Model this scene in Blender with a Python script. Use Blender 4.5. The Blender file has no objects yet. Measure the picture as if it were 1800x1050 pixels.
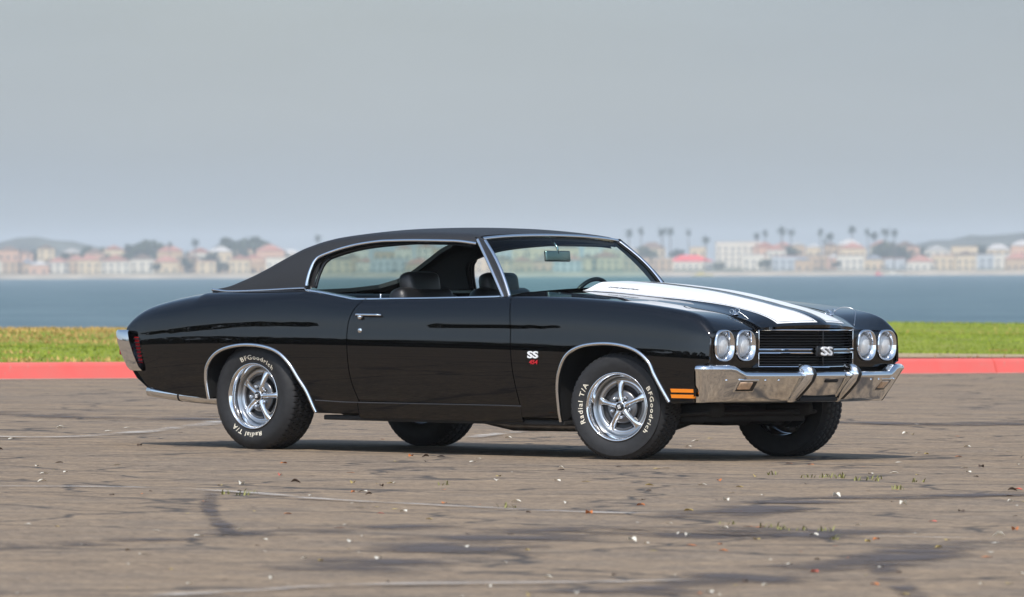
import bpy, bmesh, math, random
import numpy as np
from mathutils import Vector, Matrix
from mathutils.geometry import delaunay_2d_cdt
random.seed(7); np.random.seed(7)
R = math.radians
sc = bpy.context.scene
col = sc.collection

# ------------------------------------------------------------------ camera
# all car / lot geometry is laid out in the "lot frame": x forward along the car, y to its left, z up.
# The lot slopes by about one percent, so the lot frame is tilted a little against the level sea.
CAM = np.array([28.6427337, -33.8725251, 1.08670871])
YAW, PITCH, FPX = 2.27464722, -0.00349745928, 12865.2115

def cam_matrix(roll):
    fw = Vector((math.cos(YAW) * math.cos(PITCH), math.sin(YAW) * math.cos(PITCH), math.sin(PITCH)))
    rt = Vector((math.sin(YAW), -math.cos(YAW), 0)); up = rt.cross(fw)
    r2 = rt * math.cos(roll) + up * math.sin(roll); u2 = -rt * math.sin(roll) + up * math.cos(roll)
    m = Matrix.Identity(4)
    for i in range(3):
        m[i][0] = r2[i]; m[i][1] = u2[i]; m[i][2] = -fw[i]; m[i][3] = CAM[i]
    return m
CW = cam_matrix(-0.0042)
CC = cam_matrix(0.00826613653)
LOT = CW @ CC.inverted()
cam_d = bpy.data.cameras.new('camera'); cam = bpy.data.objects.new('camera', cam_d); col.objects.link(cam)
cam.matrix_world = CW
cam_d.sensor_width = 36; cam_d.lens = FPX / 1800 * 36
cam_d.clip_start = 0.5; cam_d.clip_end = 30000
cam_d.dof.use_dof = True; cam_d.dof.focus_distance = 43.2; cam_d.dof.aperture_fstop = 8.2
sc.camera = cam

# ------------------------------------------------------------------ sky, sun, exposure
SUN_EL, SUN_AZ = R(51), R(-62)          # direction to the sun in the ground plane: from +x axis, negative = camera side
w = bpy.data.worlds.new('World'); sc.world = w; w.use_nodes = True
nt = w.node_tree; nt.nodes.clear()
out = nt.nodes.new('ShaderNodeOutputWorld'); bg = nt.nodes.new('ShaderNodeBackground')
sky = nt.nodes.new('ShaderNodeTexSky'); sky.sky_type = 'NISHITA'; sky.sun_disc = False
sky.sun_elevation = SUN_EL; sky.sun_rotation = R(90) - SUN_AZ
sky.air_density = 1.25; sky.dust_density = 0.9; sky.ozone_density = 1.2; sky.altitude = 0
# thin even overcast veil over the blue
tc = nt.nodes.new('ShaderNodeTexCoord'); mp = nt.nodes.new('ShaderNodeMapping'); mp.inputs['Scale'].default_value = (2.0, 2.0, 9.0)
nz = nt.nodes.new('ShaderNodeTexNoise'); nz.inputs['Scale'].default_value = 1.6; nz.inputs['Detail'].default_value = 3
cr = nt.nodes.new('ShaderNodeMapRange'); cr.inputs[1].default_value = 0.3; cr.inputs[2].default_value = 0.7; cr.inputs[3].default_value = -0.09; cr.inputs[4].default_value = 0.09
sep = nt.nodes.new('ShaderNodeSeparateXYZ'); nt.links.new(tc.outputs['Generated'], sep.inputs[0])
el = nt.nodes.new('ShaderNodeMapRange'); el.interpolation_type = 'SMOOTHSTEP'; el.inputs[1].default_value = 0.02; el.inputs[2].default_value = 0.38; el.inputs[3].default_value = 0.80; el.inputs[4].default_value = 0.06
nt.links.new(sep.outputs[2], el.inputs[0]); vs_ = nt.nodes.new('ShaderNodeMath'); vs_.operation = 'ADD'; nt.links.new(el.outputs[0], vs_.inputs[0])
mix = nt.nodes.new('ShaderNodeMix'); mix.data_type = 'RGBA'
nt.links.new(tc.outputs['Generated'], mp.inputs[0]); nt.links.new(mp.outputs[0], nz.inputs['Vector']); nt.links.new(nz.outputs[0], cr.inputs[0])
nt.links.new(cr.outputs[0], vs_.inputs[1]); nt.links.new(vs_.outputs[0], mix.inputs['Factor']); nt.links.new(sky.outputs[0], mix.inputs['A'])
nrm_ = nt.nodes.new('ShaderNodeVectorMath'); nrm_.operation = 'NORMALIZE'; nt.links.new(tc.outputs['Generated'], nrm_.inputs[0])
dt = nt.nodes.new('ShaderNodeVectorMath'); dt.operation = 'DOT_PRODUCT'; nt.links.new(nrm_.outputs[0], dt.inputs[0])
dt.inputs[1].default_value = (math.cos(SUN_EL) * math.cos(SUN_AZ), math.cos(SUN_EL) * math.sin(SUN_AZ), math.sin(SUN_EL))
def wmath(op, a, b_=None):
    n = nt.nodes.new('ShaderNodeMath'); n.operation = op
    for i, v in enumerate((a, b_)):
        if v is None: continue
        if isinstance(v, (int, float)): n.inputs[i].default_value = v
        else: nt.links.new(v, n.inputs[i])
    return n.outputs[0]
HG = 0.54                                  # Henyey-Greenstein phase of the sea haze
hg = wmath('POWER', wmath('SUBTRACT', 1 + HG*HG, wmath('MULTIPLY', dt.outputs['Value'], 2*HG)), -1.5)
hg = wmath('MULTIPLY', hg, (1 + HG*HG + 2*HG*0.59)**1.5)          # 1 in the direction the photograph looks
mp2 = nt.nodes.new('ShaderNodeMapping'); mp2.inputs['Scale'].default_value = (5, 5, 26); nt.links.new(tc.outputs['Generated'], mp2.inputs[0])
nz2 = nt.nodes.new('ShaderNodeTexNoise'); nz2.inputs['Scale'].default_value = 2.6; nz2.inputs['Detail'].default_value = 5; nt.links.new(mp2.outputs[0], nz2.inputs['Vector'])
cl = wmath('ADD', 0.86, wmath('MULTIPLY', nz2.outputs[0], 0.28))
vm = nt.nodes.new('ShaderNodeVectorMath'); vm.operation = 'SCALE'; vm.inputs[0].default_value = (1.86, 2.26, 2.86); nt.links.new(wmath('MULTIPLY', hg, cl), vm.inputs['Scale'])
nt.links.new(vm.outputs[0], mix.inputs['B'])
nt.links.new(mix.outputs['Result'], bg.inputs['Color']); bg.inputs['Strength'].default_value = 0.14
nt.links.new(bg.outputs[0], out.inputs['Surface'])
sun_d = bpy.data.lights.new('sun', 'SUN'); sun = bpy.data.objects.new('sun', sun_d); col.objects.link(sun)
sun_d.energy = 3.6; sun_d.angle = R(2.0); sun_d.color = (1.0, 0.945, 0.87)
sd = Vector((math.cos(SUN_EL) * math.cos(SUN_AZ), math.cos(SUN_EL) * math.sin(SUN_AZ), math.sin(SUN_EL)))
sun.rotation_euler = sd.to_track_quat('Z', 'Y').to_euler(); sun.location = (0, 0, 50)
sc.view_settings.view_transform = 'Standard'; sc.view_settings.look = 'None'
sc.view_settings.exposure = 0.10; sc.view_settings.gamma = 1; sc.view_settings.use_curve_mapping = False
sc.render.engine = 'CYCLES'
sc.cycles.use_denoising = True
sc.cycles.max_bounces = 10; sc.cycles.transparent_max_bounces = 16; sc.cycles.volume_bounces = 1
sc.cycles.caustics_reflective = False; sc.cycles.caustics_refractive = False

# ------------------------------------------------------------------ helpers
def ray(px, py, M=CC):
    d = Vector(((px - 900) / FPX, -(py - 525) / FPX, -1.0))
    return (M.to_3x3() @ d)
def at_z(px, py, z=0.0):
    d = ray(px, py); t = (z - CAM[2]) / d.z
    return Vector(CAM) + d * t
def world_at(px, dist):                      # level world frame, straight above the sea
    d = ray(px, 480, CW); d.z = 0; d.normalize()
    return Vector((CAM[0], CAM[1], 0)) + d * dist

def interp(xs, ys):                          # monotone cubic
    xs = np.array(xs, float); ys = np.array(ys, float)
    if xs[0] > xs[-1]: xs = xs[::-1]; ys = ys[::-1]
    h = np.diff(xs); dl = np.diff(ys) / h; m = np.zeros_like(ys)
    for i in range(1, len(xs) - 1):
        if dl[i - 1] * dl[i] > 0:
            w1 = 2 * h[i] + h[i - 1]; w2 = h[i] + 2 * h[i - 1]
            m[i] = (w1 + w2) / (w1 / dl[i - 1] + w2 / dl[i])
    m[0] = dl[0]; m[-1] = dl[-1]
    def f(x):
        x = np.clip(np.asarray(x, float), xs[0], xs[-1])
        i = np.clip(np.searchsorted(xs, x) - 1, 0, len(xs) - 2)
        t = (x - xs[i]) / h[i]
        return ((2*t**3 - 3*t**2 + 1) * ys[i] + (t**3 - 2*t**2 + t) * h[i] * m[i]
                + (-2*t**3 + 3*t**2) * ys[i + 1] + (t**3 - t**2) * h[i] * m[i + 1])
    return f
def spline(xs, ys):                          # natural cubic spline
    xs = np.array(xs, float); ys = np.array(ys, float); n = len(xs); h = np.diff(xs)
    A = np.eye(n); b = np.zeros(n)
    for i in range(1, n - 1):
        A[i, i - 1] = h[i - 1]; A[i, i] = 2 * (h[i - 1] + h[i]); A[i, i + 1] = h[i]
        b[i] = 6 * ((ys[i + 1] - ys[i]) / h[i] - (ys[i] - ys[i - 1]) / h[i - 1])
    M = np.linalg.solve(A, b)
    def f(x):
        x = np.clip(np.asarray(x, float), xs[0], xs[-1])
        i = np.clip(np.searchsorted(xs, x) - 1, 0, n - 2); hi = h[i]
        a = xs[i + 1] - x; c = x - xs[i]
        return (M[i] * a**3 + M[i + 1] * c**3) / (6 * hi) + (ys[i] / hi - M[i] * hi / 6) * a + (ys[i + 1] / hi - M[i + 1] * hi / 6) * c
    return f
def sstep(a, b, x):
    t = np.clip((np.asarray(x, float) - a) / (b - a), 0, 1); return t * t * (3 - 2 * t)

def tag(o, label=None, cat=None, group=None, kind=None):
    if label: o['label'] = label
    if cat: o['category'] = cat
    if group: o['group'] = group
    if kind: o['kind'] = kind
    return o
def mesh_obj(name, verts, faces, mat, parent=None, smooth=True, normals=None, M=None):
    me = bpy.data.meshes.new(name)
    me.from_pydata([tuple(map(float, v)) for v in verts], [], [tuple(int(i) for i in f) for f in faces])
    if smooth: me.shade_smooth()
    else: me.shade_flat()
    me.update()
    if normals is not None:
        me.normals_split_custom_set_from_vertices([tuple(map(float, n)) for n in normals])
    if mat is not None: me.materials.append(mat)
    o = bpy.data.objects.new(name, me); col.objects.link(o)
    if parent is not None: o.parent = parent
    if M is not None: o.matrix_basis = M
    return o
def empty(name, M=None, parent=None):
    o = bpy.data.objects.new(name, None); col.objects.link(o); o.empty_display_size = 0.2
    if parent is not None: o.parent = parent
    if M is not None: o.matrix_basis = M
    return o
def copy_tree(o, parent=None):
    c = o.copy(); col.objects.link(c); c.parent = parent
    for ch in o.children: copy_tree(ch, c)
    return c

class MB:                                   # small mesh collector
    def __init__(s): s.v = []; s.f = []
    def add(s, v, f):
        b = len(s.v); s.v += [tuple(map(float, p)) for p in v]; s.f += [tuple(int(i) + b for i in q) for q in f]; return s
    def box(s, c, d, rot=None, taper=1.0, bev=0.0):
        cx, cy, cz = c; hx, hy, hz = d[0] / 2, d[1] / 2, d[2] / 2
        bm = bmesh.new(); bmesh.ops.create_cube(bm, size=1)
        for v in bm.verts:
            k = taper if v.co.z > 0 else 1.0
            v.co = Vector((v.co.x * 2 * hx * k, v.co.y * 2 * hy * k, v.co.z * 2 * hz))
        if bev > 0: bmesh.ops.bevel(bm, geom=list(bm.edges), offset=bev, segments=3, profile=0.5, affect='EDGES')
        m = Matrix.Translation((cx, cy, cz))
        if rot is not None: m = m @ rot.to_4x4()
        bm.transform(m); bm.verts.index_update()
        s.add([v.co[:] for v in bm.verts], [[v.index for v in f.verts] for f in bm.faces]); bm.free(); return s
    def tube(s, pts, r, n=10, closed=False, cap=True, flat=None):
        pts = [Vector(p) for p in pts]; N = len(pts); rings = []
        rr = r if hasattr(r, '__len__') else [r] * N
        ref = None
        for i, p in enumerate(pts):
            if closed: t = pts[(i + 1) % N] - pts[i - 1]
            else: t = pts[min(i + 1, N - 1)] - pts[max(i - 1, 0)]
            t.normalize()
            if ref is None:
                ref = Vector((0, 0, 1)) if abs(t.z) < 0.9 else Vector((1, 0, 0))
            a = (ref - t * ref.dot(t)).normalized(); b = t.cross(a); ref = a
            rings.append([p + (a * math.cos(2*math.pi*k/n) + b * math.sin(2*math.pi*k/n)) * rr[i] for k in range(n)])
        base = len(s.v)
        for q in rings: s.v += [tuple(x) for x in q]
        for i in range(N if closed else N - 1):
            j = (i + 1) % N
            for k in range(n):
                k2 = (k + 1) % n
                s.f.append((base + i*n + k, base + i*n + k2, base + j*n + k2, base + j*n + k))
        if cap and not closed:
            s.f.append(tuple(base + k for k in range(n))[::-1]); s.f.append(tuple(base + (N-1)*n + k for k in range(n)))
        return s
    def lathe(s, prof, n=48, axis='y', c=(0, 0, 0)):      # prof: (radius, axial) ; open profile
        base = len(s.v); m = len(prof)
        for k in range(n):
            a = 2 * math.pi * k / n
            for (r, t) in prof:
                if axis == 'y': s.v.append((c[0] + r * math.cos(a), c[1] + t, c[2] + r * math.sin(a)))
                elif axis == 'x': s.v.append((c[0] + t, c[1] + r * math.cos(a), c[2] + r * math.sin(a)))
                else: s.v.append((c[0] + r * math.cos(a), c[1] + r * math.sin(a), c[2] + t))
        for k in range(n):
            k2 = (k + 1) % n
            for i in range(m - 1):
                s.f.append((base + k*m + i, base + k2*m + i, base + k2*m + i + 1, base + k*m + i + 1))
        return s
    def grid(s, P):                                        # P[i][j] points
        base = len(s.v); n = len(P); m = len(P[0])
        for r_ in P:
            for p in r_: s.v.append(tuple(map(float, p)))
        for i in range(n - 1):
            for j in range(m - 1):
                s.f.append((base + i*m + j, base + i*m + j + 1, base + (i+1)*m + j + 1, base + (i+1)*m + j))
        return s
    def mirror_y(s):
        s.v = [(x, -y, z) for x, y, z in s.v]; s.f = [f[::-1] for f in s.f]; return s
    def build(s, name, mat, parent=None, smooth=True, M=None, angle=None):
        o = mesh_obj(name, s.v, s.f, mat, parent, smooth, None, M)
        bm = bmesh.new(); bm.from_mesh(o.data); bmesh.ops.recalc_face_normals(bm, faces=bm.faces); bm.to_mesh(o.data); bm.free()
        if smooth and angle is not None: o.data.set_sharp_from_angle(angle=R(angle))
        return o

# ------------------------------------------------------------------ materials
def new_mat(name):
    m = bpy.data.materials.new(name); m.use_nodes = True
    return m, m.node_tree, m.node_tree.nodes['Principled BSDF']
def pmat(name, colr, rough=0.5, metal=0.0, spec=0.5, coat=0.0, var=0.0, vscale=8.0, bump=0.0, bscale=200.0, emit=None, coat_rough=0.03):
    m, t, b = new_mat(name)
    b.inputs['Base Color'].default_value = (*colr, 1); b.inputs['Roughness'].default_value = rough
    b.inputs['Metallic'].default_value = metal; b.inputs['Specular IOR Level'].default_value = spec
    b.inputs['Coat Weight'].default_value = coat; b.inputs['Coat Roughness'].default_value = coat_rough
    geo = t.nodes.new('ShaderNodeTexCoord')
    if var > 0:
        n = t.nodes.new('ShaderNodeTexNoise'); n.inputs['Scale'].default_value = vscale; n.inputs['Detail'].default_value = 6
        t.links.new(geo.outputs['Object'], n.inputs['Vector'])
        mr = t.nodes.new('ShaderNodeMapRange'); mr.inputs[1].default_value = 0.25; mr.inputs[2].default_value = 0.75
        mr.inputs[3].default_value = 1 - var; mr.inputs[4].default_value = 1 + var
        t.links.new(n.outputs[0], mr.inputs[0])
        mx = t.nodes.new('ShaderNodeMix'); mx.data_type = 'RGBA'; mx.blend_type = 'MULTIPLY'; mx.inputs['Factor'].default_value = 1
        mx.inputs['A'].default_value = (*colr, 1); t.links.new(mr.outputs[0], mx.inputs['B'])
        t.links.new(mx.outputs['Result'], b.inputs['Base Color'])
    if bump > 0:
        n2 = t.nodes.new('ShaderNodeTexNoise'); n2.inputs['Scale'].default_value = bscale; n2.inputs['Detail'].default_value = 3
        t.links.new(geo.outputs['Object'], n2.inputs['Vector'])
        bp = t.nodes.new('ShaderNodeBump'); bp.inputs['Strength'].default_value = bump; bp.inputs['Distance'].default_value = 0.004
        t.links.new(n2.outputs[0], bp.inputs['Height']); t.links.new(bp.outputs[0], b.inputs['Normal'])
    if emit: b.inputs['Emission Color'].default_value = (*emit[0], 1); b.inputs['Emission Strength'].default_value = emit[1]
    return m
def glass_mat(name, tint, rough=0.0, refl=1.0):           # thin tinted pane
    m = bpy.data.materials.new(name); m.use_nodes = True; t = m.node_tree; t.nodes.clear()
    o = t.nodes.new('ShaderNodeOutputMaterial'); tr = t.nodes.new('ShaderNodeBsdfTransparent'); gl = t.nodes.new('ShaderNodeBsdfGlossy')
    fr = t.nodes.new('ShaderNodeFresnel'); fr.inputs['IOR'].default_value = 1.45; mx = t.nodes.new('ShaderNodeMixShader')
    ml = t.nodes.new('ShaderNodeMath'); ml.operation = 'MULTIPLY'; ml.inputs[1].default_value = refl
    tr.inputs['Color'].default_value = (*tint, 1); gl.inputs['Roughness'].default_value = rough
    t.links.new(fr.outputs[0], ml.inputs[0]); t.links.new(ml.outputs[0], mx.inputs[0])
    t.links.new(tr.outputs[0], mx.inputs[1]); t.links.new(gl.outputs[0], mx.inputs[2]); t.links.new(mx.outputs[0], o.inputs['Surface'])
    return m

M_ = {}
M_['paint'] = pmat('black_paint', (0.0012, 0.0012, 0.0014), rough=0.010, spec=0.64, coat=0.0, bump=0.010, bscale=6)
M_['stripe'] = pmat('white_stripe_paint', (0.86, 0.86, 0.85), rough=0.4, coat=0.35, coat_rough=0.05)
M_['pin'] = pmat('black_pinstripe', (0.01, 0.01, 0.01), rough=0.3, coat=0.6)
M_['vinyl'] = pmat('black_vinyl_roof', (0.016, 0.016, 0.017), rough=0.52, spec=0.45, bump=0.5, bscale=420)
M_['chrome'] = pmat('chrome', (0.78, 0.79, 0.80), rough=0.075, metal=1.0)
M_['satin'] = pmat('satin_metal', (0.55, 0.56, 0.57), rough=0.28, metal=1.0)
M_['wheelgrey'] = pmat('wheel_grey', (0.16, 0.16, 0.165), rough=0.3, metal=0.8)
M_['brightmetal'] = pmat('bright_metal', (0.74, 0.745, 0.75), rough=0.14, metal=1.0)
M_['wheeldark'] = pmat('wheel_dark', (0.03, 0.03, 0.032), rough=0.45, metal=0.3)
M_['rubber'] = pmat('tyre_rubber', (0.020, 0.020, 0.021), rough=0.62, spec=0.35, var=0.25, vscale=30, bump=0.12, bscale=90)
M_['letter'] = pmat('cream_lettering', (0.74, 0.68, 0.55), rough=0.65, var=0.1, vscale=40)
M_['black'] = pmat('matte_black', (0.008, 0.008, 0.008), rough=0.7, var=0.3, vscale=12)
M_['under'] = pmat('underbody_black', (0.014, 0.013, 0.012), rough=0.75, var=0.4, vscale=10)
M_['blackgloss'] = pmat('satin_black_trim', (0.008, 0.008, 0.009), rough=0.32, spec=0.5)
M_['amber'] = pmat('amber_lens', (0.80, 0.22, 0.012), rough=0.15, coat=0.6)
M_['siglens'] = pmat('signal_lens', (0.66, 0.44, 0.28), rough=0.12, coat=0.7, var=0.35, vscale=30)
M_['red'] = pmat('red_lens', (0.30, 0.010, 0.013), rough=0.15, coat=0.6)
M_['redtxt'] = pmat('red_badge', (0.55, 0.02, 0.03), rough=0.3, coat=0.5)
M_['white'] = pmat('badge_white', (0.8, 0.8, 0.8), rough=0.3, coat=0.4)
M_['seat'] = pmat('black_seat_vinyl', (0.012, 0.012, 0.013), rough=0.38, bump=0.25, bscale=160)
M_['trim_int'] = pmat('interior_black', (0.010, 0.010, 0.011), rough=0.6)
M_['orange'] = pmat('engine_orange', (0.42, 0.055, 0.015), rough=0.4, var=0.3, vscale=20)
M_['steel'] = pmat('exhaust_steel', (0.30, 0.28, 0.26), rough=0.42, metal=0.9, var=0.25, vscale=18)
M_['glass_ws'] = glass_mat('tinted_windshield', (0.70, 0.86, 0.80), refl=0.45)
M_['glass_bl'] = glass_mat('tinted_rear_glass', (0.74, 0.90, 0.84), refl=0.35)
M_['lampglass'] = glass_mat('headlamp_glass', (0.96, 0.96, 0.95), rough=0.02, refl=1.0)
M_['mirror'] = pmat('mirror_glass', (0.75, 0.85, 0.82), rough=0.03, metal=1.0)
# fluted reflector seen through the lamp glass
m, t, b = new_mat('lamp_reflector')
b.inputs['Metallic'].default_value = 0.25; b.inputs['Roughness'].default_value = 0.2; b.inputs['Base Color'].default_value = (0.86, 0.85, 0.83, 1)
tcn = t.nodes.new('ShaderNodeTexCoord'); wv = t.nodes.new('ShaderNodeTexWave'); wv.bands_direction = 'Y'; wv.inputs['Scale'].default_value = 28; wv.inputs['Distortion'].default_value = 1.0
bp = t.nodes.new('ShaderNodeBump'); bp.inputs['Strength'].default_value = 0.9; bp.inputs['Distance'].default_value = 0.004; b.inputs['Coat Weight'].default_value = 1.0
t.links.new(tcn.outputs['Object'], wv.inputs['Vector']); t.links.new(wv.outputs[0], bp.inputs['Height']); t.links.new(bp.outputs[0], b.inputs['Normal'])
M_['reflector'] = m

# ------------------------------------------------------------------ car body surfaces (half widths, mirrored)
ym_f = spline([-2.55, -2.3, -1.9, -1.42, -0.9, -0.4, 0.2, 0.8, 1.42, 1.85, 2.1, 2.19], [0.868, 0.903, 0.928, 0.940, 0.934, 0.929, 0.929, 0.933, 0.938, 0.932, 0.912, 0.892])
zl_f = interp([-2.55, -2.35, -1.3, 0, 0.9, 1.6, 2.19], [0.60, 0.629, 0.65, 0.645, 0.635, 0.62, 0.60])
zc_f = interp([-2.55, -2.35, -1.8, -1.3, 0, 0.9, 1.6, 2.19], [0.655, 0.682, 0.738, 0.766, 0.770, 0.772, 0.75, 0.70])
zk_f = interp([-2.54, -2.50, -2.45, -2.38, -2.19, -2.0, -1.88, -1.5, -1.04, -0.97, -0.73, -0.64, -0.33, 0.46, 0.66, 1.0, 1.49, 1.77, 1.97, 2.06, 2.112, 2.138, 2.16],
              [0.715, 0.77, 0.805, 0.838, 0.884, 0.918, 0.938, 0.950, 0.966, 0.962, 0.930, 0.919, 0.925, 0.940, 0.944, 0.942, 0.922, 0.898, 0.871, 0.842, 0.803, 0.775, 0.745])
rk_f = interp([-2.55, -2.0, -1.88, -1.1, -1.0, 0.5, 0.75, 1.0, 1.9, 2.19], [0.05, 0.10, 0.09, 0.05, 0.022, 0.022, 0.03, 0.05, 0.05, 0.04])
# inner end of the top surface
yi_f = interp([-2.55, -2.3, -1.95, -1.88, -1.04, -0.97, 0.5, 0.60, 0.66, 1.29, 1.68, 1.96, 2.14, 2.19], [0.70, 0.70, 0.70, 0.745, 0.755, 0.745, 0.745, 0.72, 0.69, 0.62, 0.57, 0.51, 0.45, 0.45])
zi_f = interp([-2.55, -2.45, -2.3, -1.95, -1.88, -1.04, -0.97, -0.73, -0.64, 0.46, 0.66, 0.97, 1.29, 1.43, 1.68, 1.96, 2.14, 2.19], [0.755, 0.845, 0.892, 0.950, 0.958, 0.975, 0.966, 0.934, 0.924, 0.950, 0.978, 0.969, 0.947, 0.935, 0.904, 0.855, 0.777, 0.75])
ca_f = interp([-2.55, -2.3, -1.6, -0.95, -0.75, -0.1, 0.12, 0.5, 0.95, 1.15, 2.19], [0.02, 0.010, 0.010, 0.02, 0.07, 0.07, 0.012, 0.010, 0.02, 0.06, 0.08])   # slope at the crease

def flank(x, z):
    x = np.asarray(x, float); z = np.asarray(z, float)
    zl, zc, zk = zl_f(x), zc_f(x), zk_f(x); one = np.ones_like(x)
    ztop = np.maximum(zk, zc + 0.05)
    kz = np.stack([0.15*one, 0.28*one, 0.42*one, zl - 0.10, zl - 0.012, zl + 0.030, zl + 0.055, zc - 0.030, zc - 0.010, zc + 0.010, zc + 0.028, zc + 0.45*(ztop - zc), ztop, ztop + 0.2], -1)
    tt = lambda d: math.tan(R(d))
    kt = np.stack([tt(-27)*one, tt(-9)*one, tt(-5.5)*one, tt(-3.4)*one, tt(0.0)*one, tt(1.6)*one, tt(7.0)*one, tt(6.5)*one, ca_f(x), ca_f(x) + 0.016, tt(8)*one, tt(13)*one, tt(27)*one, tt(60)*one], -1)
    def F(zz):
        acc = np.zeros_like(zz)
        for i in range(kz.shape[-1] - 1):
            a, b_ = kz[..., i], kz[..., i+1]; q = np.clip(zz, a, b_); L = np.maximum(b_ - a, 1e-6); u = (q - a)
            acc = acc + kt[..., i]*u + 0.5*(kt[..., i+1] - kt[..., i])*u*u/L
        return acc
    return ym_f(x) - (F(z) - F(zl))
U1, U2 = 1.0, 1.3
def P_body(x, u):
    x = np.asarray(x, float); u = np.asarray(u, float)
    r = rk_f(x); zk = zk_f(x); zA = zk - r; zb = 0.15
    yA = flank(x, zA); e = 1e-3; sl = (flank(x, zA + e) - yA) / e      # dy/dz (negative)
    yi, zi = yi_f(x), zi_f(x); yk = yA + sl * r
    # line 2 from K to I
    dx2, dz2 = yi - yk, zi - zk; L2 = np.sqrt(dx2**2 + dz2**2); k = np.minimum(r * 1.3, 0.7*L2) / L2
    yB, zB = yk + dx2*k, zk + dz2*k
    t1 = np.clip(u / U1, 0, 1); zf = zb + (zA - zb)*t1; yf = flank(x, zf)
    t2 = np.clip((u - U1) / (U2 - U1), 0, 1)
    yq = (1-t2)**2*yA + 2*t2*(1-t2)*yk + t2**2*yB; zq = (1-t2)**2*zA + 2*t2*(1-t2)*zk + t2**2*zB
    t3 = np.clip((u - U2) / (2 - U2), 0, 1); yt = yB + (yi - yB)*t3; ztp = zB + (zi - zB)*t3
    y = np.where(u <= U1, yf, np.where(u <= U2, yq, yt)); z = np.where(u <= U1, zf, np.where(u <= U2, zq, ztp))
    return np.stack([x, y, z], -1)
def uz(x, z):                                # flank height -> domain coordinate
    zA = zk_f(x) - rk_f(x); return np.clip((np.asarray(z) - 0.15) / (zA - 0.15), 0, 1)

# roof / sail panels
yb_r = interp([-1.95, -1.88, -1.7, -1.04, 0.3], [0.74, 0.765, 0.785, 0.788, 0.80])
zb_r = interp([-1.95, -1.88, -1.72, -1.48, -1.04, -0.9, 0.3], [0.955, 0.966, 0.958, 0.965, 0.981, 0.98, 0.95])
ye_r = interp([-1.95, -1.88, -1.76, -1.484, -1.315, -1.2, -1.01, -0.8, -0.4, 0.2, 0.3], [0.735, 0.755, 0.772, 0.742, 0.712, 0.692, 0.672, 0.662, 0.655, 0.648, 0.645])
ze_r = interp([-1.95, -1.88, -1.76, -1.62, -1.484, -1.315, -1.19, -1.01, -0.8, -0.6, -0.3, 0.0, 0.2, 0.3], [0.957, 0.970, 0.992, 1.043, 1.101, 1.183, 1.237, 1.281, 1.304, 1.317, 1.323, 1.320, 1.302, 1.29])
zc_r = interp([-1.95, -1.75, -1.68, -1.484, -1.315, -1.15, -1.0, -0.8, -0.6, -0.33, -0.1, 0.08, 0.2, 0.3], [0.958, 0.968, 0.988, 1.085, 1.172, 1.250, 1.308, 1.342, 1.356, 1.361, 1.357, 1.343, 1.322, 1.30])
def P_roof(x, u):
    x = np.asarray(x, float); u = np.asarray(u, float)
    yb, zb, ye, ze, zc = yb_r(x), zb_r(x), ye_r(x), ze_r(x), zc_r(x); r = 0.05
    d = np.sqrt((ye - yb)**2 + (ze - zb)**2) + 1e-6; k = np.minimum(r, 0.45*d) / d
    yA, zA = ye + (yb - ye)*k, ze + (zb - ze)*k
    yq, zq = 0.5*ye, np.where(x < -1.0, ze + (zc - ze)*0.8, zc)
    d2 = np.sqrt((yq - ye)**2 + (zq - ze)**2) + 1e-6; k2 = r*1.6 / d2
    yB, zB = ye + (yq - ye)*k2, ze + (zq - ze)*k2
    t1 = np.clip(u, 0, 1); t2 = np.clip((u - 1) / 0.3, 0, 1); t3 = np.clip((u - 1.3) / 0.7, 0, 1)
    bul = 0.012 * np.sin(math.pi * t1) * sstep(0.05, 0.3, d)
    y1, z1 = yb + (yA - yb)*t1 + bul, zb + (zA - zb)*t1
    y2 = (1-t2)**2*yA + 2*t2*(1-t2)*ye + t2**2*yB; z2 = (1-t2)**2*zA + 2*t2*(1-t2)*ze + t2**2*zB
    zq2 = zc + (zq - zc) * 1.0
    y3 = (1-t3)**2*yB + 2*t3*(1-t3)*yq; z3 = (1-t3)**2*zB + 2*t3*(1-t3)*zq2 + t3**2*zc
    y = np.where(u <= 1, y1, np.where(u <= 1.3, y2, y3)); z = np.where(u <= 1, z1, np.where(u <= 1.3, z2, z3))
    return np.stack([x, y, z], -1)
def uzr(x, z):
    x = np.asarray(x, float); yb, zb, ye, ze = yb_r(x), zb_r(x), ye_r(x), ze_r(x)
    d = np.sqrt((ye - yb)**2 + (ze - zb)**2); k = np.minimum(0.05, 0.45*d) / d
    return np.clip((np.asarray(z) - zb) / (ze + (zb - ze)*k - zb), 0, 1)

# hood: plan domain (x, y)
ze_h = interp([0.5, 0.66, 0.97, 1.29, 1.43, 1.68, 1.96, 2.10, 2.165, 2.2], [0.980, 0.978, 0.969, 0.947, 0.935, 0.904, 0.855, 0.812, 0.777, 0.755])
dm_h = interp([0.5, 0.8, 1.05, 1.3, 1.5, 1.7, 1.85, 2.0, 2.4], [0.050, 0.050, 0.048, 0.045, 0.037, 0.023, 0.012, 0.002, 0.0])
def P_hood(x, y):
    x = np.asarray(x, float); y = np.asarray(y, float); ay = np.abs(y)
    k = sstep(1.2, 2.16, x); xe = x - k * 0.322 * (0.45 - np.minimum(np.sqrt(ay*ay + 0.0016), 0.45))
    z = ze_h(xe) + 0.012 * (1 - (ay / 0.62)**2) + 0.012 * k * (1 - np.minimum(ay / 0.45, 1.2)**2) + dm_h(x) * (1 - sstep(0.25, 0.415, ay)) + 0.006 * dm_h(x) / 0.045 * np.cos(np.minimum(ay, 0.3) / 0.3 * 1.57)
    return np.stack([x, y, z], -1)
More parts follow.
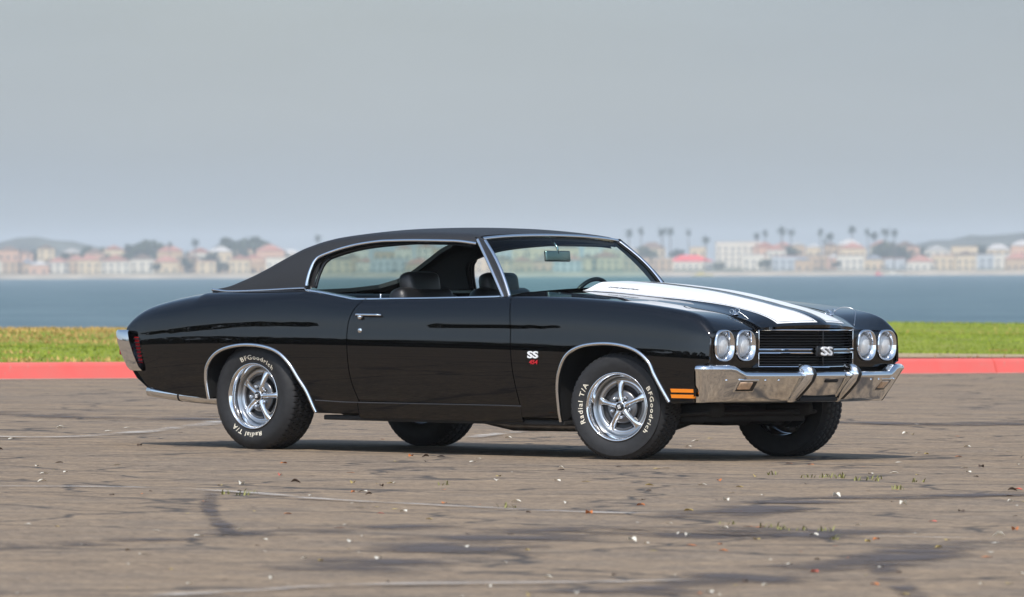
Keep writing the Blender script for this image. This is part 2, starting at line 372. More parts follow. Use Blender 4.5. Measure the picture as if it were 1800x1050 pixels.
deck_f = interp([-2.56, -2.5, -2.42, -2.3, -1.95, -1.7], [0.80, 0.855, 0.885, 0.908, 0.962, 0.985])
def P_deck(x, y):
    x = np.asarray(x, float); y = np.asarray(y, float); e = zi_f(x)
    z = e + (np.maximum(deck_f(x), e) - e) * (1 - (np.abs(y) / 0.70)**2)
    return np.stack([x, y, z], -1)

def inside(poly, P):
    poly = np.asarray(poly); x, y = P[:, 0], P[:, 1]; c = np.zeros(len(P), bool); j = len(poly) - 1
    for i in range(len(poly)):
        xi, yi = poly[i]; xj, yj = poly[j]
        if yi != yj:
            c ^= ((yi > y) != (yj > y)) & (x < (xj - xi) * (y - yi) / (yj - yi) + xi)
        j = i
    return c
def densify(poly, step, closed=True):
    poly = [np.array(p, float) for p in poly]; o = []
    for i in range(len(poly) if closed else len(poly) - 1):
        a, b_ = poly[i], poly[(i + 1) % len(poly)]; n = max(1, int(np.ceil(np.linalg.norm(b_ - a) / step)))
        for k in range(n): o.append(a + (b_ - a) * k / n)
    if not closed: o.append(poly[-1])
    return np.array(o)
def smooth_line(pts, n=8):                    # catmull-rom through the traced points
    P = [np.array(p, float) for p in pts]; P = [2*P[0] - P[1]] + P + [2*P[-1] - P[-2]]; o = []
    for i in range(1, len(P) - 2):
        for k in range(n):
            t = k / n
            o.append(0.5 * (2*P[i] + (P[i+1] - P[i-1])*t + (2*P[i-1] - 5*P[i] + 4*P[i+1] - P[i+2])*t*t + (3*P[i] - P[i-1] - 3*P[i+1] + P[i+2])*t**3))
    o.append(P[-2]); return [tuple(p) for p in o]
def surf_normal(F, a, b_, sign=1.0):
    e = 2e-3
    da = F(a + e, b_) - F(a - e, b_); db = F(a, b_ + e) - F(a, b_ - e)
    n = np.cross(da, db); n /= np.linalg.norm(n, axis=-1, keepdims=True) + 1e-12
    return n * sign
def panel(name, F, outer, holes=(), du=0.03, dv=0.03, mat='paint', parent=None, sides=(-1,), skirt=0.016, nsign=-1.0, step=0.012, vgrid=None, join=False):
    outer = densify(outer, step); holes = [densify(h, step) for h in holes]
    lo, hi = outer.min(0), outer.max(0)
    us = np.arange(lo[0] + du / 2, hi[0], du); vs = np.arange(lo[1] + dv / 2, hi[1], dv) if vgrid is None else np.array([v for v in vgrid if lo[1] < v < hi[1]])
    G = np.array([(a, b_) for a in us for b_ in vs])
    ok = inside(outer, G)
    for h in holes: ok &= ~inside(h, G)
    loops = [outer] + holes
    bp_ = np.concatenate(loops); 
    G = G[ok]
    keep = np.ones(len(G), bool)
    for i in range(0, len(G), 500):
        dd = np.abs(G[i:i+500, None, :] - bp_[None]); dd = (dd[..., 0] / du)**2 + (dd[..., 1] / dv)**2
        keep[i:i+500] = dd.min(1) > 0.12
    G = G[keep]
    V = [Vector(p) for p in bp_] + [Vector(p) for p in G]; E = []; s = 0
    for L in loops:
        n = len(L); E += [(s + i, s + (i + 1) % n) for i in range(n)]; s += n
    rv, re_, rf, ov, oe, of = delaunay_2d_cdt(V, E, [], 0, 1e-7)
    rv = np.array([p[:] for p in rv]); T = np.array([f for f in rf if len(f) == 3])
    cen = rv[T].mean(1); ok = inside(outer, cen)
    for h in holes: ok &= ~inside(h, cen)
    T = T[ok]
    P = F(rv[:, 0], rv[:, 1]); N = surf_normal(F, rv[:, 0], rv[:, 1], nsign)
    # orient triangles along N
    tn = np.cross(P[T[:, 1]] - P[T[:, 0]], P[T[:, 2]] - P[T[:, 0]]); fl = (tn * N[T].mean(1)).sum(1) < 0
    T[fl] = T[fl][:, ::-1]
    verts = list(P); norms = list(N); faces = [tuple(t_) for t_ in T]
    if skirt > 0:
        from collections import Counter
        cnt = Counter()
        for t_ in T:
            for i in range(3): cnt[(t_[i], t_[(i+1) % 3])] += 1
        for (a, b_) in list(cnt):
            if (b_, a) not in cnt:
                if abs(P[a][1]) < 1e-4 and abs(P[b_][1]) < 1e-4: continue
                i0 = len(verts); tdir = P[b_] - P[a]; sn = np.cross(tdir, N[a]); sn /= np.linalg.norm(sn) + 1e-12
                verts += [P[a], P[b_], P[b_] - N[b_]*skirt, P[a] - N[a]*skirt]; norms += [sn]*4
                faces.append((i0 + 1, i0, i0 + 3, i0 + 2))
    verts = np.array(verts); norms = np.array(norms); res = []
    if join:
        vv = []; nn = []; ff = []
        for sd_ in sides:
            b0 = sum(len(q) for q in vv)
            vv.append(verts * np.array([1, sd_, 1])); nn.append(norms * np.array([1, sd_, 1]))
            ff += [tuple(i + b0 for i in (f if sd_ > 0 else f[::-1])) for f in faces]
        return mesh_obj(name, np.concatenate(vv), ff, M_[mat], parent, True, np.concatenate(nn))
    for sd_ in sides:
        res.append(mesh_obj(name, verts * np.array([1, sd_, 1]), [f if sd_ > 0 else f[::-1] for f in faces], M_[mat], parent, True, norms * np.array([1, sd_, 1])))
    return res
def strip(name, F, line, width, height, mat, parent, sides=(-1, 1), nsign=-1.0, off=0.0, step=0.012, closed=False):
    """half-round moulding swept along a line of a surface"""
    L = densify(line, step, closed); P = F(L[:, 0], L[:, 1]); N = surf_normal(F, L[:, 0], L[:, 1], nsign); n = len(L)
    return sweep(name, P, N, width, height, mat, parent, sides, off, closed)
def sweep(name, P, N, width, height, mat, parent, sides=(-1, 1), off=0.0, closed=False):
    P = np.asarray(P, float); N = np.asarray(N, float); n = len(P)
    if closed: Tn = np.roll(P, -1, 0) - np.roll(P, 1, 0)
    else: Tn = np.gradient(P, axis=0)
    Tn /= np.linalg.norm(Tn, axis=1, keepdims=True) + 1e-12
    B = np.cross(Tn, N); B /= np.linalg.norm(B, axis=1, keepdims=True) + 1e-12
    prof = [(-0.5, -0.6), (-0.5, 0.1), (-0.36, 0.62), (-0.15, 0.95), (0.15, 0.95), (0.36, 0.62), (0.5, 0.1), (0.5, -0.6)]
    V = []; F_ = []; m = len(prof)
    for i in range(n):
        for (a, b_) in prof: V.append(P[i] + B[i]*a*width + N[i]*(b_*height + off))
    for i in range(n if closed else n - 1):
        j = (i + 1) % n
        for k in range(m - 1): F_.append((i*m + k, i*m + k + 1, j*m + k + 1, j*m + k))
    if not closed: F_ += [tuple(range(m)), tuple((n-1)*m + k for k in range(m))]
    V = np.array(V); os_ = []
    for s in sides:
        mb = MB(); mb.add(V * np.array([1, s, 1]), F_); os_.append(mb.build(name, M_[mat], parent, True, None, 50))
    return os_

# ------------------------------------------------------------------ the car
car = empty('muscle_car', LOT)
tag(car, 'black two-door muscle car with white hood stripes and black vinyl roof', 'car')

gap = 0.0035
f_arch = smooth_line([(1.03, 0.215), (1.028, 0.30), (1.027, 0.408), (1.046, 0.508), (1.106, 0.607), (1.213, 0.659), (1.373, 0.678), (1.523, 0.669), (1.64, 0.636), (1.725, 0.575), (1.766, 0.502), (1.822, 0.414), (1.868, 0.345)], 6)
r_arch = smooth_line([(-1.772, 0.30), (-1.784, 0.434), (-1.761, 0.514), (-1.686, 0.583), (-1.578, 0.62), (-1.428, 0.636), (-1.278, 0.624), (-1.17, 0.59), (-1.086, 0.524), (-1.02, 0.439), (-0.956, 0.354), (-0.902, 0.235)], 6)
door_r = smooth_line([(-0.545, 0.916), (-0.60, 0.841), (-0.624, 0.757), (-0.622, 0.628), (-0.611, 0.501), (-0.589, 0.408), (-0.545, 0.312)], 6)
door_f = smooth_line([(0.628, 0.938), (0.66, 0.771), (0.682, 0.521), (0.728, 0.306)], 6)
D = lambda pts: [(x, float(uz(x, z))) for x, z in pts]
VG = list(np.linspace(0.015, 0.999, 60)) + [1.06, 1.12, 1.18, 1.24, 1.3, 1.4, 1.55, 1.7, 1.85]
TOP = 1.985

# front fender
def edge_top(line, d):            # carry a door line over the shoulder to the top edge
    x0 = line[0][0] + d; return x0
fx = [(x + gap, z) for x, z in door_f]
outer = []
outer += [(fx[0][0], TOP)] + [(fx[0][0], 1.5), (fx[0][0], 1.0)] + D(fx[1:]) + [(0.735, float(uz(0.735, 0.235)))] + [(1.02, float(uz(1.02, 0.235)))]
outer += D(f_arch) + [(1.90, float(uz(1.90, 0.335))), (2.035, float(uz(2.035, 0.345))), (2.052, float(uz(2.052, 0.40))), (2.055, float(uz(2.055, 0.545))), (2.12, float(uz(2.12, 0.565)))]
outer += [(2.151, float(uz(2.151, z))) for z in np.linspace(0.58, 0.70, 6)] + [(2.151, 1.0), (2.151, 1.3), (2.151, TOP)]
fenders = panel('front_fender', P_body, outer, (), 0.028, 0.02, 'paint', car, (-1, 1), vgrid=VG)
# door
dr = [(x + gap, z) for x, z in door_r]; df = [(x - gap, z) for x, z in door_f]
zb0 = 0.312
outer = [(dr[0][0], TOP), (dr[0][0], 1.0)] + D(dr[1:]) + [(x, float(uz(x, z))) for x, z in zip(np.linspace(dr[-1][0], df[-1][0], 20)[1:-1], np.linspace(dr[-1][1], df[-1][1], 20)[1:-1])] + D(df[::-1][:-1]) + [(df[0][0], 1.0), (df[0][0], TOP)]
doors = panel('door', P_body, outer, (), 0.028, 0.02, 'paint', car, (-1, 1), vgrid=VG)
# quarter panel
qr = [(x - gap, z) for x, z in door_r]
outer = [(qr[0][0], TOP), (qr[0][0], 1.0)] + D(qr[1:]) + [(-0.56, float(uz(-0.56, 0.300))), (-0.56, float(uz(-0.56, 0.235))), (-0.895, float(uz(-0.895, 0.232)))] + D(r_arch[::-1])
outer += [(-1.80, float(uz(-1.80, 0.30))), (-2.06, float(uz(-2.06, 0.325))), (-2.30, float(uz(-2.30, 0.368))), (-2.40, float(uz(-2.40, 0.46))), (-2.445, float(uz(-2.445, 0.58))), (-2.50, float(uz(-2.50, 0.70))), (-2.508, 1.0), (-2.51, 1.3), (-2.515, TOP)]
quarters = panel('quarter_panel', P_body, outer, (), 0.028, 0.02, 'paint', car, (-1, 1), vgrid=VG)
# rocker below the door
outer = [(-0.553, float(uz(-0.553, 0.306))), (-0.553, float(uz(-0.553, 0.215))), (0.732, float(uz(0.732, 0.215))), (0.732, float(uz(0.732, 0.300)))]
outer = D([(-0.555, 0.306), (-0.555, 0.205), (0.731, 0.205), (0.731, 0.2985)])
panel('rocker_panel', P_body, outer, (), 0.04, 0.02, 'paint', car, (-1, 1), vgrid=VG)
strip('rocker_moulding', P_body, D([(-0.895, 0.308), (0.735, 0.301)]), 0.0045, 0.003, 'wheelgrey', car)
for s in (-1, 1):
    mb = MB(); mb.box((0.08, s*0.80, 0.205), (1.9, 0.12, 0.03), bev=0.008); mb.build('sill_seam', M_['under'], car)
# arch mouldings
for line in (f_arch, r_arch):
    L = np.array(D(line)); strip('wheel_arch_moulding', P_body, L, 0.022, 0.010, 'chrome', car, off=0.001)
# wheel wells
for line, yin in ((f_arch, 0.50), (r_arch, 0.50)):
    for s in (-1, 1):
        mb = MB(); P = P_body(*np.array(D(line)).T); rows = []
        for p in P: rows.append([(p[0], s*(p[1] - 0.006), p[2] + 0.002), (p[0], s*(p[1] - 0.06), p[2] + 0.012), (p[0], s*0.72, p[2] + 0.07), (p[0], s*yin, p[2] + 0.06)])
        mb.grid(rows)
        nb = len(mb.v); c = P.mean(0)
        mb.v += [(p[0], s*yin, p[2] + 0.06) for p in P]; mb.f.append(tuple(range(nb, nb + len(P))))
        mb.build('wheel_well', M_['black'], car)

# hood
def hood_rear(y): return 0.655 + 0.18 * (1 - (abs(y) / 0.685)**2)
def hood_front(y): return 2.172 + 0.322 * (0.45 - min(math.sqrt(y*y + 0.0016), 0.45))
hy = interp([0.60, 0.66, 1.29, 1.68, 1.96, 2.172], [0.69, 0.686, 0.615, 0.565, 0.505, 0.448])
edge = [(x, float(hy(x))) for x in np.linspace(0.66, 2.172, 40)]
outer = [(hood_rear(y), y) for y in np.linspace(0, 0.683, 16)] + edge + [(hood_front(y), y) for y in np.linspace(0.44, 0, 16)]
hood = panel('hood', P_hood, outer, (), 0.03, 0.02, 'paint', car, (1, -1), nsign=1.0, skirt=0.02, join=True)
PH = lambda x, y: P_hood(x, y) + np.array([0, 0, 0.0016])
for s in (1, -1):
    y0, y1 = 0.043, 0.318
    rear = [(hood_rear(y) + 0.006, y) for y in np.linspace(y0, y1 + 0.082, 10)]
    front = [(hood_front(y) - 0.024, y) for y in np.linspace(y1, y0, 12)]
    oo = rear + [(x, y1 + 0.082 * (1 - sstep(1.25, 2.08, x))) for x in np.linspace(0.95, 2.10, 20)] + front
    panel('hood_stripe', PH, oo, (), 0.03, 0.02, 'stripe', hood, (s,), skirt=0, nsign=1.0)
    PH2 = lambda x, y: P_hood(x, y) + np.array([0, 0, 0.0022])
    o2 = [np.array(q) for q in [(x_, float(y1 - 0.014 + 0.082 * (1 - sstep(1.25, 2.08, x_)))) for x_ in np.linspace(0.85, 2.05, 16)] + [(hood_front(y) - 0.038, y) for y in np.linspace(y1 - 0.014, y0 + 0.012, 10)] + [(1.5, y0 + 0.012), (0.95, y0 + 0.012)]]
    strip('pinstripe', PH2, o2, 0.0045, 0.0005, 'pin', hood, (s,), off=0.0, nsign=1.0)
# fender-to-hood rear corner filler, cowl
mb = MB()
rows = []
for y in np.linspace(-0.70, 0.70, 29):
    xr = hood_rear(min(abs(y), 0.683)) - 0.004
    xw = 0.52 + 0.20 * (1 - (abs(y) / 0.72)**2)
    z = float(P_hood(0.66, 0)[2]) - 0.035 - 0.035 * (abs(y) / 0.7)**2
    rows.append([(xr, y, z + 0.0), (xr - 0.02, y, z - 0.02), (xw - 0.08, y, z - 0.03)])
mb.grid(rows); mb.build('cowl_panel', M_['blackgloss'], car)

# nose: headlamp panels, grille surround, closing panels
fx_f = lambda y: 2.172 + 0.322 * (0.45 - min(math.sqrt(y*y + 0.0016), 0.45)) if abs(y) < 0.45 else 2.172
LAMPS = [0.575, 0.772]
def lamp_ring(y0, z0, a, n=40, p=2.6):
    o = []
    for k in range(n):
        t_ = 2*math.pi*k/n; c, s = math.cos(t_), math.sin(t_)
        o.append((y0 + a[0]*abs(c)**(2/p)*math.copysign(1, c), z0 + a[1]*abs(s)**(2/p)*math.copysign(1, s)))
    return o
def P_face(y, z):
    y = np.asarray(y, float); z = np.asarray(z, float)
    rnd = 0.05 * np.clip((y - 0.835) / 0.05, 0, 1)**2 + 0.035 * np.clip((z - 0.735) / 0.04, 0, 1)**2
    return np.stack([2.158 - 0.10 * (0.66 - z) * 0.15 - rnd, y, z], -1)
ZH = 0.675
outer = [(0.452, 0.548), (0.872, 0.548), (0.887, 0.60), (0.886, 0.70), (0.878, 0.745), (0.86, 0.768), (0.80, 0.775), (0.452, 0.776)]
for s in (-1, 1):
    panel('headlamp_panel', P_face, outer, [lamp_ring(y, ZH, (0.088, 0.092)) for y in LAMPS], 0.02, 0.02, 'paint', car, (s,), nsign=1.0, skirt=0.03)
for s in (-1, 1):
    for y in LAMPS:
        ho = empty('headlight', Matrix.Translation((2.154, s*y, ZH)), car)
        mb = MB(); rows = []
        for (a, dx) in (((0.0885, 0.0925), -0.004), ((0.088, 0.092), 0.010), ((0.084, 0.088), 0.016), ((0.080, 0.084), 0.013), ((0.072, 0.076), 0.000), ((0.0655, 0.0685), -0.018), ((0.065, 0.068), -0.035)):
            q = lamp_ring(0, 0, a, 40, 2.7 - 0.7*max(0, min(1, (0.0885 - a[0]) / 0.020))); rows.append([(dx, b_[0], b_[1]) for b_ in q + q[:1]])
        mb.grid(rows); mb.build('bezel', M_['chrome'], ho)
        prof = [(0.0005, 0.004), (0.03, 0.001), (0.055, -0.006), (0.0745, -0.020)]
        prof = [(0.0685, -0.026), (0.064, -0.016), (0.050, -0.007), (0.028, -0.001), (0.0005, 0.001)]
        MB().lathe(prof, 40, 'x').build('lens', M_['reflector'], ho)
# grille: dark box behind, frames and bars in a shallow V
def vx(y, dx=0.0): return 2.162 + 0.322 * (0.45 - min(math.sqrt(y*y + 0.0016), 0.45)) + dx
gr = MB()
rows = [[(vx(y, -0.075), y, z) for y in np.linspace(-0.455, 0.455, 25)] for z in (0.54, 0.66, 0.775)]
gr.grid(rows); grille = gr.build('grille', M_['black'], car)
def ybar(name, z, dz, dxa, dxb, mat, ya=-0.45, yb=0.45, n=25):
    mb = MB(); rows = []
    for y in np.linspace(ya, yb, n):
        rows.append([(vx(y, dxa), y, z - dz/2), (vx(y, dxb), y, z - dz/2), (vx(y, dxb + 0.002), y, z), (vx(y, dxb), y, z + dz/2), (vx(y, dxa), y, z + dz/2)])
    mb.grid(rows); return mb.build(name, M_[mat], grille, True, None, 30)
for i in range(6): ybar('grille_bar', 0.668 + i*0.0165, 0.0045, -0.05, -0.016, 'blackgloss')
for i in range(5): ybar('grille_bar', 0.565 + i*0.0155, 0.0045, -0.05, -0.016, 'blackgloss')
for i in range(6): ybar('grille_bar_edge', 0.668 + i*0.0165, 0.0022, -0.02, -0.0145, 'wheelgrey')
for i in range(5): ybar('grille_bar_edge', 0.565 + i*0.0155, 0.0022, -0.02, -0.0145, 'wheelgrey')
for z, dz, dx in ((0.766, 0.007, -0.004), (0.6535, 0.008, -0.004), (0.633, 0.008, -0.004), (0.551, 0.008, -0.004)):
    ybar('grille_frame', z, dz, -0.04, dx, 'chrome')
ybar('grille_centre_bar', 0.643, 0.020, -0.06, -0.008, 'paint')
for s in (-1, 1):
    for (z0, z1) in ((0.6535, 0.766), (0.551, 0.633)):
        mb = MB(); mb.box((vx(0.447) - 0.018, s*0.447, (z0+z1)/2), (0.03, 0.007, z1 - z0), bev=0.002); mb.build('grille_frame_end', M_['chrome'], grille)
for z0, z1 in ((0.657, 0.763), (0.555, 0.630)):
    mb = MB(); mb.box((vx(0) - 0.025, 0, (z0+z1)/2), (0.03, 0.008, z1 - z0), bev=0.002); mb.build('grille_divider', M_['blackgloss'], grille)

def text_mesh(body, size, depth, shear=0.0, bold=0.0, spacing=1.0, sx=1.0):
    cu = bpy.data.curves.new('t', 'FONT'); cu.body = body; cu.size = size; cu.extrude = depth; cu.offset = bold; cu.shear = shear
    cu.space_character = spacing; cu.align_x = 'CENTER'; cu.resolution_u = 3
    o = bpy.data.objects.new('t', cu); col.objects.link(o)
    dg = bpy.context.evaluated_depsgraph_get(); me = bpy.data.meshes.new_from_object(o.evaluated_get(dg))
    v = np.array([q.co[:] for q in me.vertices]); f = [tuple(p.vertices) for p in me.polygons]
    bpy.data.objects.remove(o); bpy.data.curves.remove(cu); bpy.data.meshes.remove(me)
    v[:, 0] *= sx; v[:, 1] -= (v[:, 1].min() + v[:, 1].max()) / 2
    return v, f
# SS emblem on the grille
v, f = text_mesh('SS', 0.068, 0.012, bold=0.0012, spacing=1.0, sx=1.62)
mesh_obj('emblem', [(vx(0, 0.016) + q[2] - abs(q[0])*0.1, q[0], 0.644 + q[1]) for q in v], f, M_['white'], grille, False)
mb = MB(); mb.box((vx(0) - 0.0, 0, 0.644), (0.018, 0.16, 0.060), bev=0.007); mb.build('emblem_plate', M_['blackgloss'], grille)
v, f = text_mesh('SS', 0.070, 0.006, bold=0.0032, spacing=1.0, sx=1.60)
mesh_obj('emblem_rim', [(vx(0, 0.011) + q[2] - abs(q[0])*0.1, q[0], 0.644 + q[1]) for q in v], f, M_['chrome'], grille, False)

# front bumper
bt = spline([0, 0.2, 0.45, 0.7, 0.85, 0.93], [2.352, 2.345, 2.315, 2.262, 2.215, 2.165])
def bumper_path():
    pts = [(float(bt(y)), y) for y in np.linspace(0, 0.91, 26)]
    for a in np.linspace(10, 90, 9):
        pts.append((2.105 + 0.080*math.cos(R(a)), 0.888 + 0.076*math.sin(R(a))))
    pts += [(2.095, 0.963)]
    return pts
bp_half = bumper_path()
path = [(x, -y) for x, y in bp_half[::-1]] + bp_half[1:]
path = np.array(path)
tng = np.gradient(path, axis=0); tng /= np.linalg.norm(tng, axis=1, keepdims=True); nrm = np.stack([tng[:, 1], -tng[:, 0]], 1)
ZB = 0.352
def bump_top(y): return 0.520 + 0.040 * float(sstep(0.68, 0.79, abs(y)))
def bump_face(x, y, z):                        # the face leans back towards its lower edge
    k = (bump_top(y) - 0.030 - z) / (bump_top(y) - 0.030 - ZB); k = max(0.0, k); e = float(sstep(0.85, 0.95, abs(y)))
    return (x - (0.120 - 0.046*e)*k**1.05, y*(1 - 0.02*k*(1 - e) - 0.105*k*e), z)
rows = []
for (x, y), n_ in zip(path, nrm):
    zt = bump_top(y); row = [(x + n_[0]*a, y + n_[1]*a, z) for a, z in ((-0.07, zt + 0.004), (-0.035, zt + 0.005), (-0.018, zt + 0.002), (-0.005, zt - 0.006), (0.0, zt - 0.018), (-0.001, zt - 0.026))]
    row += [bump_face(x + n_[0]*(-0.006), y + n_[1]*(-0.006), zt - 0.030 - (zt - 0.030 - ZB)*k) for k in (0.02, 0.2, 0.4, 0.6, 0.8, 0.97)]
    q = bump_face(x - 0.012*n_[0], y - 0.012*n_[1], ZB); row += [(q[0] - 0.006, q[1], ZB - 0.008), (q[0] - 0.05, q[1]*0.97, ZB - 0.006)]
    rows.append(row)
mb = MB(); mb.grid(rows); fb = mb.build('front_bumper', M_['chrome'], car, True, None, 45)
for s in (-1, 1):
    mb = MB(); rows = []; y0 = s*0.215; xg = float(bt(0.215))
    for (z, wd, th) in ((0.345, 0.018, 0.018), (0.37, 0.022, 0.030), (0.42, 0.025, 0.040), (0.47, 0.026, 0.046), (0.51, 0.026, 0.048), (0.54, 0.024, 0.040), (0.560, 0.019, 0.026), (0.568, 0.010, 0.008)):
        x0 = bump_face(xg, y0, z)[0] - max(0, (z - 0.53))*0.5
        rows.append([(x0 - 0.04, y0 - wd*1.35, z), (x0 + th*0.35, y0 - wd*1.15, z), (x0 + th*0.8, y0 - wd*0.8, z), (x0 + th, y0 - wd*0.5, z), (x0 + th, y0 + wd*0.5, z), (x0 + th*0.8, y0 + wd*0.8, z), (x0 + th*0.35, y0 + wd*1.15, z), (x0 - 0.04, y0 + wd*1.35, z)])
    mb.grid(rows); g = mb.build('bumper_guard', M_['chrome'], fb, True, None, 50)
    mb = MB(); rows = []
    for (z, th) in ((0.36, 0.025), (0.39, 0.034), (0.42, 0.041), (0.47, 0.047), (0.51, 0.049), (0.535, 0.042), (0.552, 0.032)):
        x0 = bump_face(xg, y0, z)[0] - max(0, (z - 0.53))*0.5
        rows.append([(x0 + th - 0.016, y0 - 0.0165, z), (x0 + th + 0.006, y0 - 0.011, z), (x0 + th + 0.006, y0 + 0.011, z), (x0 + th - 0.016, y0 + 0.0165, z)])
    mb.grid(rows); mb.build('rubber_pad', M_['blackgloss'], g)
    # turn signal let into the sloping bumper face
    ys_ = 0.655; c_ = Vector(bump_face(float(bt(ys_)) - 0.006, s*ys_, 0.442))
    rot = Matrix.Rotation(R(13.5*s), 3, 'Z') @ Matrix.Rotation(R(41), 3, 'Y'); ax = rot @ Vector((1, 0, 0))
    mb = MB(); mb.box(c_ - ax*0.0075, (0.02, 0.150, 0.098), rot, bev=0.005); sg = mb.build('turn_signal', M_['chrome'], fb, True, None, 40)
    mb = MB(); mb.box(c_ - ax*0.0068, (0.02, 0.134, 0.082), rot, bev=0.005); mb.build('housing', M_['blackgloss'], sg, True, None, 40)
    mb = MB(); mb.box(c_ - ax*0.0005 + rot @ Vector((0, -0.014, 0.006)), (0.02, 0.096, 0.058), rot, bev=0.008); mb.build('lens', M_['siglens'], sg)
    for q in (0.44, 0.54, 0.80):
        mb = MB(); mb.lathe([(0.0005, 0.008), (0.006, 0.006), (0.0085, 0.0)], 12, 'x', bump_face(float(bt(q)) - 0.006, s*q, 0.475)); mb.build('bumper_bolt', M_['chrome'], fb)
mb = MB(); mb.box((2.225, 0.0, 0.362), (0.06, 0.36, 0.024), bev=0.004); mb.build('plate_bracket', M_['black'], fb)
mb = MB(); mb.box((2.322, 0.02, 0.476), (0.03, 0.12, 0.020), Matrix.Rotation(R(38), 3, 'Y'), bev=0.004); mb.build('plate_slot', M_['black'], fb)
# valance below the bumper
mb = MB(); mb.grid([[(2.10, y, 0.56), (2.05, y, 0.45), (2.0, y, 0.37), (1.95, y, 0.345)] for y in np.linspace(-0.88, 0.88, 15)]); mb.build('front_valance', M_['black'], car)

# rear bumper and tail
rows = []
rp = [(-2.40, 0.915), (-2.46, 0.905), (-2.52, 0.885), (-2.555, 0.85), (-2.575, 0.79), (-2.60, 0.6), (-2.62, 0.3), (-2.625, 0.0)]
rp = rp + [(x, -y) for x, y in rp[::-1][1:]]
rp = np.array(smooth_line(rp, 4)); tg = np.gradient(rp, axis=0); tg /= np.linalg.norm(tg, axis=1, keepdims=True); nn = np.stack([tg[:, 1], -tg[:, 0]], 1)
for (x, y), n_ in zip(rp, nn):
    k = min(1.0, max(0.0, (-2.40 - x) / 0.10)); xs = 0.0 if abs(y) < 0.85 else 0.0
    rows.append([(x + n_[0]*a + sl_, y + n_[1]*a, z) for a, z, sl_ in ((-0.03, 0.712, -0.045), (-0.004, 0.714, -0.045), (0.006, 0.700, -0.043), (0.010, 0.64, -0.025), (0.010, 0.56, 0.012), (0.006, 0.49, 0.05), (-0.006, 0.466, 0.065), (-0.04, 0.458, 0.07))])
mb = MB(); mb.grid(rows); rb = mb.build('rear_bumper', M_['chrome'], car, True, None, 50)
for s in (-1, 1):
    mb = MB(); mb.box((-2.635, s*0.60, 0.60), (0.03, 0.36, 0.085), bev=0.008); mb.build('tail_light', M_['red'], rb)
mb = MB(); rows = []
for y in np.linspace(-0.70, 0.70, 15):
    zt = float(P_deck(-2.515, y)[2]); rows.append([(-2.515, y, zt), (-2.535, y, zt - 0.03), (-2.53, y, 0.72), (-2.50, y, 0.70)])
mb.grid(rows); mb.build('tail_panel', M_['paint'], car)
mb = MB(); mb.grid([[(-2.47, y, 0.48), (-2.42, y, 0.42), (-2.33, y, 0.36), (-2.2, y, 0.34)] for y in np.linspace(-0.86, 0.86, 9)]); mb.build('rear_valance', M_['black'], car)
# rear side markers: red lens with black louvres
for s in (-1, 1):
    mb = MB(); q = [(-2.415, 0.668), (-2.375, 0.668), (-2.335, 0.515), (-2.365, 0.515)]
    q = [( -2.418, 0.672), (-2.378, 0.672), (-2.338, 0.512), (-2.372, 0.512)]
    P = [P_body(x, float(uz(x, z))) + np.array([0, 0.004, 0]) for x, z in q]
    mb.add([(p[0], s*p[1], p[2]) for p in P] + [(p[0], s*(p[1] - 0.02), p[2]) for p in P], [(0, 1, 2, 3), (0, 1, 5, 4), (1, 2, 6, 5), (2, 3, 7, 6), (3, 0, 4, 7)])
    sm = mb.build('side_marker', M_['red'], car, False)
    for k in range(7):
        t_ = (k + 0.5) / 7; z = 0.672 - 0.16*t_; xa = -2.418 + 0.046*t_; xb = -2.378 + 0.040*t_
        mb = MB(); P = [P_body(x, float(uz(x, z + dz))) + np.array([0, 0.009, 0]) for x, dz in ((xa - 0.004, 0.004), (xb + 0.004, 0.004), (xb + 0.004, -0.004), (xa - 0.004, -0.004))]
        mb.add([(p[0], s*p[1], p[2]) for p in P] + [(p[0], s*(p[1] - 0.012), p[2]) for p in P], [(0, 1, 2, 3), (0, 1, 5, 4), (1, 2, 6, 5), (2, 3, 7, 6), (3, 0, 4, 7)])
        mb.build('louvre', M_['blackgloss'], sm, False)
    # front amber markers
    for z0, z1 in ((0.402, 0.423), (0.369, 0.390)):
        mb = MB(); q = [(1.885, z1), (2.045, z1), (2.045, z0), (1.889, z0)]
        P = [P_body(x, float(uz(x, z))) + np.array([0, 0.005, 0]) for x, z in q]
        mb.add([(p[0], s*p[1], p[2]) for p in P] + [(p[0], s*(p[1] - 0.02), p[2]) for p in P], [(0, 1, 2, 3), (0, 1, 5, 4), (1, 2, 6, 5), (2, 3, 7, 6), (3, 0, 4, 7)])
        mb.build('amber_marker', M_['amber'], car, False)
# trunk lid
outer = [(-2.515, y) for y in np.linspace(0, 0.695, 12)] + [(x, 0.695) for x in np.linspace(-2.5, -1.93, 12)] + [(-1.93 + 0.10*(1 - (y/0.695)**2), y) for y in np.linspace(0.695, 0, 12)]
panel('trunk_lid', P_deck, outer, (), 0.04, 0.04, 'paint', car, (1, -1), nsign=1.0, skirt=0.012, join=True)

# ------------------------------------------------------------------ roof, pillars, glass
win_top = [(-1.081, 0.984), (-1.083, 1.027), (-1.076, 1.096), (-1.06, 1.15), (-1.014, 1.183), (-0.848, 1.232), (-0.657, 1.263), (-0.359, 1.285), (-0.06, 1.294), (0.05, 1.294), (0.135, 1.292)]
wt = smooth_line(win_top, 6)
DR = lambda pts: [(x, float(uzr(x, z))) for x, z in pts]
hdr = lambda u: 0.165 + 0.03 * sstep(1.2, 2.0, u)
outer = DR(wt) + [(float(hdr(u)), u) for u in (1.0, 1.15, 1.3, 1.5, 1.75, 2.0)]
